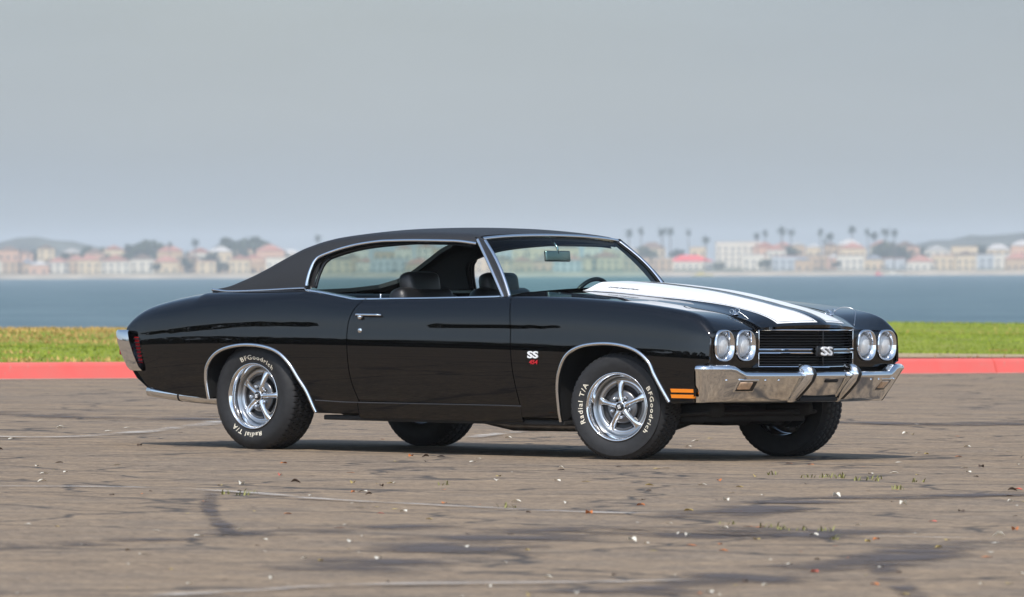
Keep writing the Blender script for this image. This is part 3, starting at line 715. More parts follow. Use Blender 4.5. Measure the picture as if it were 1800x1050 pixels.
# centre line back to the rear window, then round the glass opening and down the sail panel
bl_edge = [(-0.955, 2.0), (-0.965, 1.75), (-0.995, 1.50), (-1.03, 1.40), (-1.10, 1.34), (-1.30, 1.31), (-1.50, 1.31), (-1.61, 1.34), (-1.68, 1.45), (-1.715, 1.70), (-1.725, 2.0)]
outer += bl_edge + [(-1.90, 2.0), (-1.91, 1.7), (-1.90, 1.3), (-1.885, 1.0), (-1.88, 0.01)] + [(x, 0.005) for x in np.linspace(-1.84, -1.10, 30)]
roof = panel('vinyl_roof', P_roof, outer, (), 0.03, 0.04, 'vinyl', car, (1, -1), nsign=-1.0, skirt=0.025, join=True)
# roof lining just under the skin
PL = lambda x, u: P_roof(x, u) - np.array([0, 0, 0.03]) + np.array([0, -0.012, 0])
ol = [(0.13, 1.02), (0.13, 2.0), (-0.94, 2.0), (-0.98, 1.5), (-1.03, 1.36), (-1.03, 1.02)]
panel('headliner', PL, ol, (), 0.06, 0.06, 'trim_int', car, (1, -1), nsign=1.0, skirt=0, join=True)
PS = lambda x, u: P_roof(x, u) * np.array([1, 1, 1]) - np.array([0, 0.03, 0.0])
osl = [(-1.045, 0.02), (-1.045, 0.55), (-1.02, 0.85), (-0.96, 0.97), (-1.06, 0.98), (-1.30, 0.98), (-1.60, 0.96), (-1.70, 0.9), (-1.80, 0.02)]
panel('sail_lining', PS, osl, (), 0.06, 0.06, 'trim_int', car, (1, -1), nsign=1.0, skirt=0)
strip('drip_rail_trim', P_roof, DR(wt[2:]) + [(0.158, float(uzr(0.158, 1.286))), (0.178, float(uzr(0.178, 1.270)))], 0.020, 0.010, 'chrome', car, off=0.002)
LT = [(-1.875, 0.03), (-1.80, 0.008)] + [(x, 0.004) for x in np.linspace(-1.75, -1.09, 20)]
strip('belt_trim', P_roof, LT, 0.017, 0.010, 'chrome', car, off=0.002)
# rear glass
bl = []
for u in np.linspace(0, 1, 14):
    row = []
    for v_ in np.linspace(-1, 1, 21):
        x = -0.955 + (-1.725 + 0.955) * u; yy = (0.56 + 0.11*u) * v_
        xx = x + (-0.035*(1-u) + 0.05*u) * v_*v_ ; row.append((xx, yy, float(zc_r(x)) - 0.012 - 0.0*v_*v_ - 0.02*v_**4))
    bl.append(row)
mb = MB(); mb.grid(bl); mb.build('rear_window', M_['glass_bl'], car)

# windshield
def WS(a, t_):                                 # a: -1..1 across, t: 0 base .. 1 top
    base = np.array([0.512 + 0.185*(1 - a*a), 0.752*a, 0.935 + 0.02*(1 - a*a)])
    top = np.array([0.196 + 0.012*(1 - a*a), 0.622*a, 1.287 + 0.018*(1 - a*a) - 0.006*a**4])
    p = base + (top - base)*t_; bulge = 0.030*math.sin(math.pi*t_)
    return p + np.array([0.7*bulge, 0.25*bulge*a, 0.6*bulge])
mb = MB(); mb.grid([[WS(a, t_) for a in np.linspace(-1, 1, 33)] for t_ in np.linspace(0, 1, 17)]); ws = mb.build('windshield', M_['glass_ws'], car)
# header and A-pillars
A_OUT0, A_OUT1 = np.array([0.497, 0.800, 0.948]), np.array([0.176, 0.664, 1.290])
for s in (-1, 1):
    mb = MB(); rows = []
    for t_ in np.linspace(-0.06, 1.03, 22):
        wsp = WS(1.0, min(max(t_, -0.06), 1.02)) ; po = A_OUT0 + (A_OUT1 - A_OUT0)*t_ + np.array([0.012, 0.010, 0.0])*math.sin(math.pi*min(max(t_, 0), 1))
        pw = wsp + np.array([0.008, 0.018, 0.004]); mid = (po + pw)/2 + np.array([0.012, 0.012, 0.004])
        inn = (po + pw)/2 + np.array([-0.045, -0.04, 0])
        rows.append([(q[0], s*q[1], q[2]) for q in (po, mid, pw, pw - np.array([0.01, 0.03, 0]), inn, po - np.array([0.03, 0.02, 0]), po)])
    mb.grid(rows); ap = mb.build('windshield_pillar', M_['vinyl'], car, True, None, 40)
    tt = np.linspace(-0.05, 0.985, 24)
    P = np.array([A_OUT0 + (A_OUT1 - A_OUT0)*t_ + np.array([0.012, 0.010, 0.0])*math.sin(math.pi*min(max(t_, 0), 1)) for t_ in tt]); N = np.tile(np.array([0.25, 0.9, 0.3]) / 0.98, (len(tt), 1))
    sweep('side_window_trim', P, N, 0.020, 0.010, 'chrome', ap, (s,))
    P = np.array([WS(1.0, max(t_, -0.02)) + np.array([0.009, 0.012, 0.004]) for t_ in tt]); N = np.tile(np.array([0.62, 0.66, 0.42]), (len(tt), 1))
    sweep('windshield_side_trim', P, N, 0.022, 0.009, 'chrome', ap, (s,))
aa = np.linspace(-1.02, 1.02, 40)
P = np.array([WS(a, 1.0) + np.array([-0.002, 0, 0.010]) for a in aa]); N = np.tile(np.array([0.75, 0, 0.66]), (len(aa), 1))
sweep('windshield_header_trim', P, N, 0.022, 0.009, 'chrome', ws, (1,))
P = np.array([WS(a, 0.0) + np.array([0.012, 0, 0.006]) for a in aa]); sweep('windshield_base_trim', P, N, 0.018, 0.007, 'chrome', ws, (1,))
# fill between roof front edge and glass
mb = MB(); rows = []
for a in np.linspace(-1.03, 1.03, 30):
    p = WS(a, 1.0); rows.append([p + np.array([-0.005, 0, -0.012]), p + np.array([-0.06, 0, -0.02]), p + np.array([-0.10, 0, 0.012])])
mb.grid(rows); mb.build('header_rail', M_['trim_int'], car)
# door sill chrome along the window line, quarter window rail
strip('window_sill_trim', P_body, [(-0.55, 1.42), (-0.2, 1.42), (0.2, 1.42), (0.50, 1.42)], 0.014, 0.007, 'chrome', car, off=0.001)
qs = [(x, 1.42) for x in np.linspace(-1.055, -0.56, 24)]
strip('quarter_window_trim', P_body, qs, 0.016, 0.007, 'chrome', car, off=0.001)
for s in (-1, 1):
    mb = MB(); pts = [(-1.045, s*0.745, 0.985), (-1.040, s*0.72, 1.06), (-1.02, s*0.695, 1.13), (-0.985, s*0.68, 1.165)]
    mb.tube(smooth_line(pts, 5), 0.010, 8); mb.build('quarter_window_post', M_['blackgloss'], car)
# inner window frame (dark rubber channel under the drip rail)
P = np.array([(x, float(yb_r(x) + (ye_r(x) - yb_r(x))*uzr(x, z)) - 0.022, z - 0.020) for x, z in wt[3:]]); N = np.tile(np.array([0, 0.8, -0.6]), (len(P), 1))
sweep('window_channel', P, N, 0.030, 0.014, 'blackgloss', car)

# ------------------------------------------------------------------ door furniture, badges
for s, dobj in zip((-1, 1), doors):
    px_ = lambda x, z, o=0.0: np.array(P_body(x, float(uz(x, z)))) + np.array([0, o, 0])
    pts = [px_(x, 0.826 + 0.004*k, 0.022) for k, x in enumerate(np.linspace(-0.555, -0.365, 8))]
    pts = [px_(-0.555, 0.822, 0.004)] + [px_(x, 0.828, 0.024) for x in np.linspace(-0.545, -0.375, 7)] + [px_(-0.362, 0.826, 0.003)]
    mb = MB(); mb.tube([(p[0], s*p[1], p[2]) for p in smooth_line(pts, 3)], 0.0075, 8); h = mb.build('door_handle', M_['chrome'], dobj)
    p = px_(-0.52, 0.815, 0.008); mb = MB(); mb.lathe([(0.0005, 0.020), (0.012, 0.018), (0.016, 0.010), (0.018, 0.0)], 16, 'y'); mb.v = [(p[0] + a, s*(p[1] + b_), p[2] + c) for a, b_, c in mb.v]; mb.build('push_button', M_['chrome'], h)
    p = px_(-0.525, 0.733, 0.0); mb = MB(); mb.lathe([(0.0005, 0.006), (0.010, 0.006), (0.014, 0.004), (0.016, -0.002)], 16, 'y'); mb.v = [(p[0] + a, s*(p[1] + b_), p[2] + c) for a, b_, c in mb.v]; mb.build('door_lock', M_['chrome'], dobj)
    # badge on the fender behind the wheel (reads forwards on both sides)
    fo = fenders[0] if s < 0 else fenders[1]
    for body, size, xc, zc_, mt, sx in (('SS', 0.056, 0.848, 0.606, 'white', 1.62), ('454', 0.036, 0.852, 0.563, 'redtxt', 1.2)):
        v, f = text_mesh(body, size, 0.003, shear=0.0 if body == 'SS' else 0.15, bold=0.0016 if body == 'SS' else 0.0003, sx=sx)
        vv = []
        for q in v:
            x = xc + q[0]*(1 if s < 0 else -1); p = px_(x, zc_ + q[1], 0.004 + q[2]); vv.append((p[0], s*p[1], p[2]))
        mesh_obj('badge', vv, f, M_[mt], fo, False)
# lettering on the flank of the hood bulge (near the windshield), both sides
for s in (-1, 1):
    v, f = text_mesh('COWL INDUCTION', 0.026, 0.0004, shear=0.15, bold=0.0003, sx=1.0); vv = []
    for q in v:
        x = 1.04 + q[0]*(1 if s < 0 else -1); y = 0.333 - q[1]*0.9; p = P_hood(x, y); vv.append((p[0], s*p[1], p[2] + 0.0032 + q[2]))
    mesh_obj('hood_lettering', vv, f, M_['pin'], hood, False)
# hood pins with lanyards
for s in (-1, 1):
    x0, y0 = 1.985, 0.455; z0 = float(P_hood(x0, y0)[2])
    mb = MB(); mb.lathe([(0.0005, 0.022), (0.006, 0.022), (0.006, 0.005), (0.019, 0.004), (0.021, 0.0)], 16, 'z', (x0, s*y0, z0)); hp = mb.build('hood_pin', M_['chrome'], hood)
    mb = MB(); ring = [(x0 + 0.018*math.cos(a) + 0.012, s*y0 + 0.004, z0 + 0.022 + 0.013*math.sin(a)) for a in np.linspace(0, 2*math.pi, 18)[:-1]]
    mb.tube(ring, 0.0022, 6, closed=True); ring2 = [(x0 + 0.014*math.cos(a) - 0.016, s*y0 - 0.012, z0 + 0.018 + 0.012*math.sin(a)) for a in np.linspace(0, 2*math.pi, 18)[:-1]]
    mb.tube(ring2, 0.0022, 6, closed=True); mb.build('clip', M_['chrome'], hp)
    if s < 0: w_ = [(x0 + 0.02, -y0, z0 + 0.02), (x0 + 0.06, -y0 + 0.01, z0 - 0.005), (x0 + 0.12, -y0 + 0.03, z0 - 0.05), (x0 + 0.19, -y0 + 0.07, z0 - 0.085)]
    else: w_ = [(x0 + 0.02, y0, z0 + 0.02), (x0 + 0.05, y0 + 0.05, z0 + 0.045), (x0 + 0.11, y0 + 0.085, z0 + 0.03), (x0 + 0.15, y0 + 0.04, z0 - 0.02), (x0 + 0.19, y0 - 0.02, z0 - 0.06)]
    mb = MB(); mb.tube(smooth_line(w_, 8), 0.0022, 6); mb.build('lanyard', M_['satin'], hp)

# ------------------------------------------------------------------ wheels
def tyre_mesh(Ro, Wd):
    """outer face towards -y; returns MB"""
    hw = Wd / 2; ri = 0.1925
    side = [(ri - 0.004, -hw + 0.022), (ri + 0.006, -hw + 0.012), (ri + 0.020, -hw + 0.006), (ri + 0.045, -hw - 0.002), (ri + 0.07, -hw - 0.005), (ri + 0.095, -hw - 0.002), (Ro - 0.030, -hw + 0.008), (Ro - 0.018, -hw + 0.016), (Ro - 0.009, -hw + 0.024)]
    tread = []; n = 21
    for k in range(n): tread.append((Ro, -hw + 0.03 + (Wd - 0.06)*k/(n-1)))
    other = [(r, -t_) for r, t_ in side[::-1]]
    seg = 330; mb = MB(); prof = side + tread + other + [(ri - 0.004, -hw + 0.022)]; m = len(prof); ns = len(side)
    for a in range(seg):
        th = 2*math.pi*a/seg
        for i, (r, t_) in enumerate(prof):
            if ns <= i < ns + n:
                k = i - ns; g = 0.0
                if k in (4, 10, 16): g = 0.008
                if (a + (k // 3)*2) % 6 == 0: g = max(g, 0.008)
                r = r - g - 0.004*(abs(k - 10)/10)**3
            elif i in (ns - 1, ns + n) and a % 6 == 0: r -= 0.004
            # flattened contact patch
            x, z = r*math.cos(th), r*math.sin(th)
            mb.v.append((x, t_, z))
    for a in range(seg):
        b_ = (a + 1) % seg
        for i in range(m - 1): mb.f.append((a*m + i, b_*m + i, b_*m + i + 1, a*m + i + 1))
    return mb
def squash(o, zmin):
    for v in o.data.vertices:
        if v.co.z < zmin:
            d = zmin - v.co.z; v.co.z = zmin; v.co.y += math.copysign(min(0.35*d, 0.004), v.co.y) if abs(v.co.y) > 0.09 else 0
def make_wheel(Ro, zaxle, Wd, spin):
    """wheel mesh = rim; outer face towards -y, axle along y, origin at hub. spin turns rim and tyre printing"""
    hw = Wd/2
    prof = [(0.183, hw - 0.03), (0.178, 0.02), (0.176, -0.02), (0.172, -0.035), (0.176, -hw + 0.045), (0.186, -hw + 0.018), (0.194, -hw + 0.006), (0.2005, -hw + 0.001), (0.2015, -hw + 0.006), (0.198, -hw + 0.016)]
    rim = MB().lathe(prof, 96).build('wheel', M_['chrome'], car)
    ty = tyre_mesh(Ro, Wd).build('tyre', M_['rubber'], rim, True, None, 40); squash(ty, -zaxle)
    # centre disc
    MB().lathe([(0.173, -0.030), (0.160, -0.045), (0.150, -0.050), (0.140, -0.046), (0.135, -0.030)], 72).build('rim_ring', M_['satin'], rim)
    MB().lathe([(0.138, -0.030), (0.10, -0.022), (0.06, -0.020), (0.03, -0.03)], 48).build('brake_backing', M_['wheeldark'], rim)
    for k in range(5):
        a0 = spin + 2*math.pi*k/5
        mb = MB(); rows = []
        for (r, wd, y, h) in ((0.030, 0.020, -0.066, 0.010), (0.050, 0.0165, -0.068, 0.012), (0.085, 0.0155, -0.064, 0.013), (0.118, 0.017, -0.058, 0.012), (0.140, 0.022, -0.053, 0.008), (0.152, 0.030, -0.049, 0.003)):
            rows.append([(r, y + 0.024, -wd*1.25), (r, y + h*0.6, -wd), (r, y - h*0.4, -wd*0.42), (r, y - h*0.5, 0), (r, y - h*0.4, wd*0.42), (r, y + h*0.6, wd), (r, y + 0.024, wd*1.25)])
        mb.grid(rows); c, s_ = math.cos(a0), math.sin(a0)
        mb.v = [(x*c - z*s_, y, x*s_ + z*c) for x, y, z in mb.v]; mb.build('spoke', M_['brightmetal'], rim)
        # grey web with slot frame between the spokes
        mb = MB(); a1 = a0 + math.pi/5; rows = []
        for q in np.linspace(-0.42, 0.42, 9):
            rows.append([(r*math.cos(a1 + q*kk), y, r*math.sin(a1 + q*kk)) for r, y, kk in ((0.142, -0.044, 1.0), (0.132, -0.050, 1.0), (0.127, -0.046, 1.0), (0.127, -0.03, 1.0))])
        mb.grid(rows)
        rows = [[(r*math.cos(a1 + q*kk), y, r*math.sin(a1 + q*kk)) for r, y, kk in ((0.098, -0.03, 1.0), (0.098, -0.046, 1.0), (0.088, -0.052, 1.0), (0.05, -0.056, 1.0))] for q in np.linspace(-0.46, 0.46, 9)]
        mb.grid(rows); mb.build('wheel_web', M_['wheelgrey'], rim)
        mb = MB(); mb.lathe([(0.0005, -0.082), (0.006, -0.081), (0.0095, -0.074), (0.0105, -0.05)], 10, 'y', (0.062*math.cos(a1), 0, 0.062*math.sin(a1))); mb.build('lug_nut', M_['chrome'], rim)
    cap = MB().lathe([(0.0005, -0.090), (0.020, -0.089), (0.0245, -0.084), (0.0245, -0.05)], 32).build('centre_cap', M_['blackgloss'], rim)
    MB().lathe([(0.0245, -0.078), (0.029, -0.080), (0.0315, -0.074), (0.032, -0.05)], 32).build('cap_ring', M_['chrome'], rim)
    v, f = text_mesh('SS', 0.024, 0.001, bold=0.0006, sx=1.1); c, s_ = math.cos(spin + 0.25), math.sin(spin + 0.25)
    mesh_obj('cap_lettering', [(q[0]*c - q[1]*s_, -0.0915 - q[2], q[0]*s_ + q[1]*c) for q in v], f, M_['white'], rim, False)
    return rim, ty, hw
def tyre_text(rim, hw, body, size, ang, sx):
    """raised letters bent round the sidewall, tops outwards, reading clockwise seen from -y"""
    v, f = text_mesh(body, size, 0.0008, bold=0.0003, sx=sx, spacing=1.22); rb_ = 0.2365; vv = []
    for q in v:
        r = rb_ + q[1]; a = ang - q[0]/rb_
        yo = np.interp(r, [0.2125, 0.2375, 0.2625, 0.2875, 0.30], [-0.006, 0.002, 0.005, 0.002, -0.002])
        vv.append((r*math.cos(a), -hw - yo - 0.0016 - q[2], r*math.sin(a)))
    mesh_obj('lettering', vv, f, M_['letter'], rim, False)
RF, RRr, ZF, ZR = 0.318, 0.330, 0.3095, 0.3235
TW = 0.25
wheels = []
for (x, s, Ro, za, spin, ta) in ((-1.4225, -1, RRr, ZR, R(75), R(80)), (1.4225, -1, RF, ZF, R(96), R(-4)), (-1.4225, 1, RRr, ZR, R(20), R(200)), (1.4225, 1, RF, ZF, R(50), R(30))):
    rim, ty, hw = make_wheel(Ro, za, TW, spin)
    tyre_text(rim, hw, 'BFGoodrich', 0.039, ta, 1.25); tyre_text(rim, hw, 'Radial T/A', 0.039, ta + math.pi, 1.22)
    rot = 0.0 if x < 0 else R(12.5)
    if s < 0: rim.matrix_basis = Matrix.Translation((x, s*0.767, za)) @ Matrix.Rotation(rot, 4, 'Z')
    else: rim.matrix_basis = Matrix.Translation((x, s*0.767, za)) @ Matrix.Rotation(math.pi + rot, 4, 'Z')
    wheels.append(rim)

# ------------------------------------------------------------------ interior
def cushion(mb, c, d, rot=None, bev=0.05): mb.box(c, d, rot, bev=bev)
mb = MB(); mb.box((-0.35, 0, 0.27), (2.1, 1.45, 0.06)); mb.build('floor_pan', M_['trim_int'], car)
mb = MB(); mb.box((0.72, 0, 0.58), (0.05, 1.42, 0.66)); mb.build('firewall', M_['trim_int'], car)
mb = MB(); mb.box((0.45, 0, 0.83), (0.34, 1.44, 0.20), bev=0.05); mb.box((0.34, 0.37, 0.90), (0.16, 0.42, 0.06), bev=0.025); mb.build('dashboard', M_['trim_int'], car)
mb = MB(); mb.box((-1.45, 0, 0.905), (0.62, 1.36, 0.03), bev=0.01); mb.build('parcel_shelf', M_['trim_int'], car)
mb = MB(); mb.box((-1.15, 0, 0.58), (0.06, 1.36, 0.62)); mb.build('rear_bulkhead', M_['trim_int'], car)
mb = MB(); mb.box((-0.85, 0, 0.50), (0.55, 1.30, 0.20), bev=0.06); rs = mb.build('rear_seat', M_['seat'], car)
mb = MB(); mb.box((-1.10, 0, 0.74), (0.18, 1.30, 0.42), Matrix.Rotation(R(-14), 3, 'Y'), bev=0.06); mb.build('backrest', M_['seat'], rs)
for s in (-1, 1):
    st = empty('bucket_seat', Matrix.Translation((0, s*0.37, 0)), car)
    mb = MB(); mb.box((-0.22, 0, 0.47), (0.52, 0.50, 0.20), bev=0.07); mb.build('seat_cushion', M_['seat'], st)
    mb = MB(); mb.box((-0.47, 0, 0.74), (0.15, 0.50, 0.52), Matrix.Rotation(R(-14), 3, 'Y'), bev=0.06); mb.build('backrest', M_['seat'], st)
    mb = MB(); mb.box((-0.53, 0, 1.005), (0.115, 0.30, 0.165), Matrix.Rotation(R(-10), 3, 'Y'), bev=0.045); mb.build('headrest', M_['seat'], st)
    mb = MB(); mb.box((-0.05, s*0.765, 0.66), (1.10, 0.03, 0.50), bev=0.01); mb.box((-0.05, s*0.755, 0.70), (0.5, 0.05, 0.05), bev=0.02); mb.build('door_card', M_['trim_int'], doors[0] if s < 0 else doors[1])
    mb = MB(); mb.box((-0.84, s*0.755, 0.68), (0.55, 0.03, 0.50), bev=0.01); mb.build('quarter_trim', M_['trim_int'], car)
    mb = MB(); mb.lathe([(0.0005, 0.03), (0.006, 0.028), (0.005, 0.0)], 10, 'z', (-0.50, s*0.765, 0.925)); mb.build('lock_knob', M_['chrome'], doors[0] if s < 0 else doors[1])
# steering wheel
sw_rot = Matrix.Rotation(R(-68), 3, 'Y'); swc = Vector((0.185, 0.37, 0.875))
ring = [swc + Matrix.Rotation(R(20), 3, 'Y') @ Vector((0.0, 0.19*math.cos(a), 0.19*math.sin(a))) for a in np.linspace(0, 2*math.pi, 49)[:-1]]
mb = MB(); mb.tube(ring, 0.0135, 10, closed=True); swo = mb.build('steering_wheel', M_['blackgloss'], car)
mb = MB()
for a in (R(0), R(180), R(270)):
    e_ = swc + Matrix.Rotation(R(20), 3, 'Y') @ Vector((0, 0.185*math.cos(a), 0.185*math.sin(a))); mb.tube([swc + Vector((0.02, 0, 0)), e_], 0.011, 8)
mb.build('wheel_spoke', M_['satin'], swo)
mb = MB(); mb.tube([swc, swc + Vector((0.25, 0, -0.09))], 0.03, 12); mb.build('steering_column', M_['trim_int'], swo)
# rear view mirror
mrot = Matrix.Rotation(R(8), 3, 'Z') @ Matrix.Rotation(R(-6), 3, 'Y')
mb = MB(); mb.box((0.245, 0.0, 1.190), (0.022, 0.275, 0.066), mrot, bev=0.009); rm = mb.build('rear_view_mirror', M_['satin'], car)
mb = MB(); mb.box((0.2325, 0.002, 1.190), (0.004, 0.262, 0.054), mrot, bev=0.0015); mb.build('mirror_glass', M_['mirror'], rm)
mb = MB(); mb.tube([(0.25, 0, 1.205), (0.245, 0, 1.24), (0.205, 0, 1.283)], 0.007, 8); mb.build('mirror_stalk', M_['chrome'], rm)

# ------------------------------------------------------------------ underside
mb = MB(); mb.box((-0.05, 0, 0.245), (3.6, 1.02, 0.05)); mb.box((0.05, 0, 0.25), (1.9, 1.5, 0.05)); mb.box((-2.05, 0, 0.40), (0.7, 1.3, 0.14), bev=0.04); mb.build('underbody', M_['under'], car)
for s in (-1, 1):
    mb = MB(); mb.tube([(1.85, s*0.42, 0.30), (1.25, s*0.42, 0.26), (1.0, s*0.55, 0.235), (-0.9, s*0.60, 0.235), (-1.15, s*0.45, 0.40), (-2.2, s*0.45, 0.40)], 0.045, 8); mb.build('frame_rail', M_['under'], car)
    mb = MB(); mb.tube([(1.1, s*0.35, 0.24), (0.85, s*0.40, 0.175), (0.25, s*0.40, 0.170), (-0.1, s*0.36, 0.22), (-0.9, s*0.36, 0.24)], 0.030, 12); mb.build('exhaust_pipe', M_['steel'], car)
    mb = MB(); pts = [(-1.66, s*0.70, 0.325), (-1.78, s*0.785, 0.300), (-1.95, s*0.815, 0.306), (-2.15, s*0.82, 0.322), (-2.345, s*0.82, 0.341)]
    mb.tube(smooth_line(pts, 4), 0.036, 16); tp = mb.build('tail_pipe', M_['chrome'], car)
    mb = MB(); mb.tube([(-2.07, s*0.8175, 0.3155), (-2.085, s*0.8178, 0.3168)], 0.0385, 16); mb.build('clamp', M_['under'], tp)
    mb = MB(); mb.tube([(1.62, s*0.30, 0.235), (1.45, s*0.66, 0.215)], 0.028, 8); mb.tube([(1.25, s*0.30, 0.235), (1.42, s*0.66, 0.215)], 0.028, 8); mb.tube([(1.42, s*0.36, 0.48), (1.42, s*0.64, 0.42)], 0.03, 8)
    mb.box((1.42, s*0.635, 0.31), (0.10, 0.05, 0.26), bev=0.015); mb.build('control_arm', M_['under'], car)
    mb = MB(); mb.lathe([(0.0005, 0.0), (0.135, 0.0), (0.135, 0.03), (0.02, 0.05)], 32, 'y', (1.4225, s*0.66, ZF)); mb.build('brake_drum', M_['under'], car)
mb = MB(); mb.box((1.42, 0, 0.275), (0.28, 0.86, 0.11), bev=0.03); mb.build('crossmember', M_['under'], car)
mb = MB(); mb.tube(smooth_line([(1.55, -0.62, 0.25), (1.78, -0.56, 0.275), (1.80, -0.4, 0.275), (1.80, 0.4, 0.275), (1.78, 0.56, 0.275), (1.55, 0.62, 0.25)], 5), 0.014, 8); mb.build('sway_bar', M_['under'], car)
mb = MB(); mb.box((1.35, 0, 0.255), (0.62, 0.28, 0.12), bev=0.04); mb.build('oil_pan', M_['under'], car)
mb = MB(); mb.box((1.62, 0, 0.52), (0.72, 0.50, 0.30), bev=0.05); mb.box((1.78, -0.27, 0.365), (0.22, 0.20, 0.055), bev=0.02); mb.box((1.80, -0.10, 0.375), (0.16, 0.14, 0.06), bev=0.02); mb.build('engine', M_['orange'], car)
mb = MB(); mb.box((2.045, 0, 0.52), (0.05, 0.72, 0.30)); mb.build('radiator', M_['black'], car)
mb = MB(); mb.tube([(-1.4225, -0.72, ZR), (-1.4225, 0.72, ZR)], 0.04, 12); mb.lathe([(0.02, -0.09), (0.12, -0.06), (0.13, 0), (0.12, 0.06), (0.02, 0.09)], 20, 'x', (-1.4225, 0, ZR)); mb.build('rear_axle', M_['under'], car)
for s in (-1, 1):
    mb = MB(); mb.lathe([(0.0005, 0.0), (0.13, 0.0), (0.13, 0.05), (0.02, 0.06)], 32, 'y', (-1.4225, s*0.68, ZR)); mb.build('brake_drum', M_['under'], car)

# ------------------------------------------------------------------ ground
def noise(t, vec, scale, detail=4, rough=0.55):
    n = t.nodes.new('ShaderNodeTexNoise'); n.inputs['Scale'].default_value = scale; n.inputs['Detail'].default_value = detail; n.inputs['Roughness'].default_value = rough
    t.links.new(vec, n.inputs['Vector']); return n.outputs[0]
def rng(t, v, a, b_, c, d):
    m = t.nodes.new('ShaderNodeMapRange'); m.inputs[1].default_value = a; m.inputs[2].default_value = b_; m.inputs[3].default_value = c; m.inputs[4].default_value = d
    t.links.new(v, m.inputs[0]); return m.outputs[0]
def mixc(t, fac, A, B, mode='MIX'):
    m = t.nodes.new('ShaderNodeMix'); m.data_type = 'RGBA'; m.blend_type = mode
    if isinstance(fac, float): m.inputs['Factor'].default_value = fac
    else: t.links.new(fac, m.inputs['Factor'])
    for k, q in (('A', A), ('B', B)):
        if isinstance(q, tuple): m.inputs[k].default_value = (*q, 1)
        else: t.links.new(q, m.inputs[k])
    return m.outputs['Result']
m, t, b = new_mat('old_asphalt'); tcn = t.nodes.new('ShaderNodeTexCoord'); ov = tcn.outputs['Object']
c0 = mixc(t, rng(t, noise(t, ov, 0.55, 5), 0.35, 0.65, 0, 1), (0.250, 0.160, 0.086), (0.335, 0.226, 0.128))
c1 = mixc(t, rng(t, noise(t, ov, 1.15, 7, 0.66), 0.47, 0.60, 0, 0.85), c0, (0.112, 0.086, 0.072))          # tar-darkened patches
c2 = mixc(t, rng(t, noise(t, ov, 0.16, 3), 0.52, 0.66, 0, 0.45), c1, (0.150, 0.120, 0.100))
mpn = t.nodes.new('ShaderNodeMapping'); mpn.inputs['Location'].default_value = (31, 12, 0); t.links.new(ov, mpn.inputs[0])
c3 = mixc(t, rng(t, noise(t, mpn.outputs[0], 2.2, 7, 0.7), 0.57, 0.68, 0, 0.75), c2, (0.39, 0.305, 0.215))   # bleached spots
md = noise(t, ov, 3.3, 8, 0.8); c3 = mixc(t, rng(t, md, 0.38, 0.62, 0, 1), mixc(t, 0.62, c3, (0.085, 0.066, 0.055)), mixc(t, 0.42, c3, (0.48, 0.36, 0.235)))
sp = noise(t, ov, 20, 6, 0.9)
c4 = mixc(t, rng(t, sp, 0.40, 0.60, 0, 1), mixc(t, 0.60, c3, (0.06, 0.052, 0.046)), mixc(t, 0.35, c3, (0.52, 0.40, 0.275)))
vo = t.nodes.new('ShaderNodeTexVoronoi'); vo.feature = 'DISTANCE_TO_EDGE'; vo.inputs['Scale'].default_value = 0.55
wob = t.nodes.new('ShaderNodeVectorMath'); wob.operation = 'ADD'
nzv = t.nodes.new('ShaderNodeTexNoise'); nzv.inputs['Scale'].default_value = 1.2; nzv.inputs['Detail'].default_value = 5; t.links.new(ov, nzv.inputs['Vector'])
scl = t.nodes.new('ShaderNodeVectorMath'); scl.operation = 'SCALE'; scl.inputs['Scale'].default_value = 1.1; t.links.new(nzv.outputs[1], scl.inputs[0])
t.links.new(ov, wob.inputs[0]); t.links.new(scl.outputs[0], wob.inputs[1]); t.links.new(wob.outputs[0], vo.inputs['Vector'])
crk = rng(t, vo.outputs['Distance'], 0.004, 0.024, 0.85, 0)
c5 = mixc(t, crk, c4, (0.05, 0.046, 0.045))
t.links.new(c5, b.inputs['Base Color']); b.inputs['Roughness'].default_value = 0.88; b.inputs['Specular IOR Level'].default_value = 0.25
bpn = t.nodes.new('ShaderNodeBump'); bpn.inputs['Strength'].default_value = 0.7; bpn.inputs['Distance'].default_value = 0.006
t.links.new(sp, bpn.inputs['Height']); t.links.new(bpn.outputs[0], b.inputs['Normal'])
M_['asphalt'] = m
# kerb line in the lot frame
K0, K1 = Vector((-21.72, 17.69, 0)), Vector((-20.61, 33.12, 0)); KD = (K1 - K0).normalized(); KN = Vector((-KD.y, KD.x, 0))    # KN points to the grass side
if KN.x > 0: KN = -KN
def kp(s, n, z=0.0): return K0 + KD*s + KN*n + Vector((0, 0, z))
g = MB(); LP = [kp(-18, 0.02), kp(330, 0.02), kp(330, -1100), kp(-1100, -1100), kp(-1100, 600), kp(-60, 150), kp(-40, 12), kp(-18, 12)]
g.add(LP, [(0, 1, 2, 3), (0, 3, 4, 5), (0, 5, 6, 7)])
gnd = g.build('parking_lot', M_['asphalt'], None, False, LOT); tag(gnd, 'weathered brown-grey asphalt parking lot', None, None, 'structure')
for v_ in gnd.data.polygons: pass
# concrete gutter strip
M_['concrete'] = pmat('gutter_concrete', (0.36, 0.29, 0.22), rough=0.9, var=0.35, vscale=3, bump=0.3, bscale=60)
mb = MB(); mb.add([kp(-18, -0.38, 0.004), kp(160, -0.38, 0.004), kp(160, 0.03, 0.004), kp(-18, 0.03, 0.004)], [(0, 1, 2, 3)])
tag(mb.build('gutter', M_['concrete'], None, False, LOT), 'thin pale concrete gutter along the foot of the red kerb', None, None, 'structure')
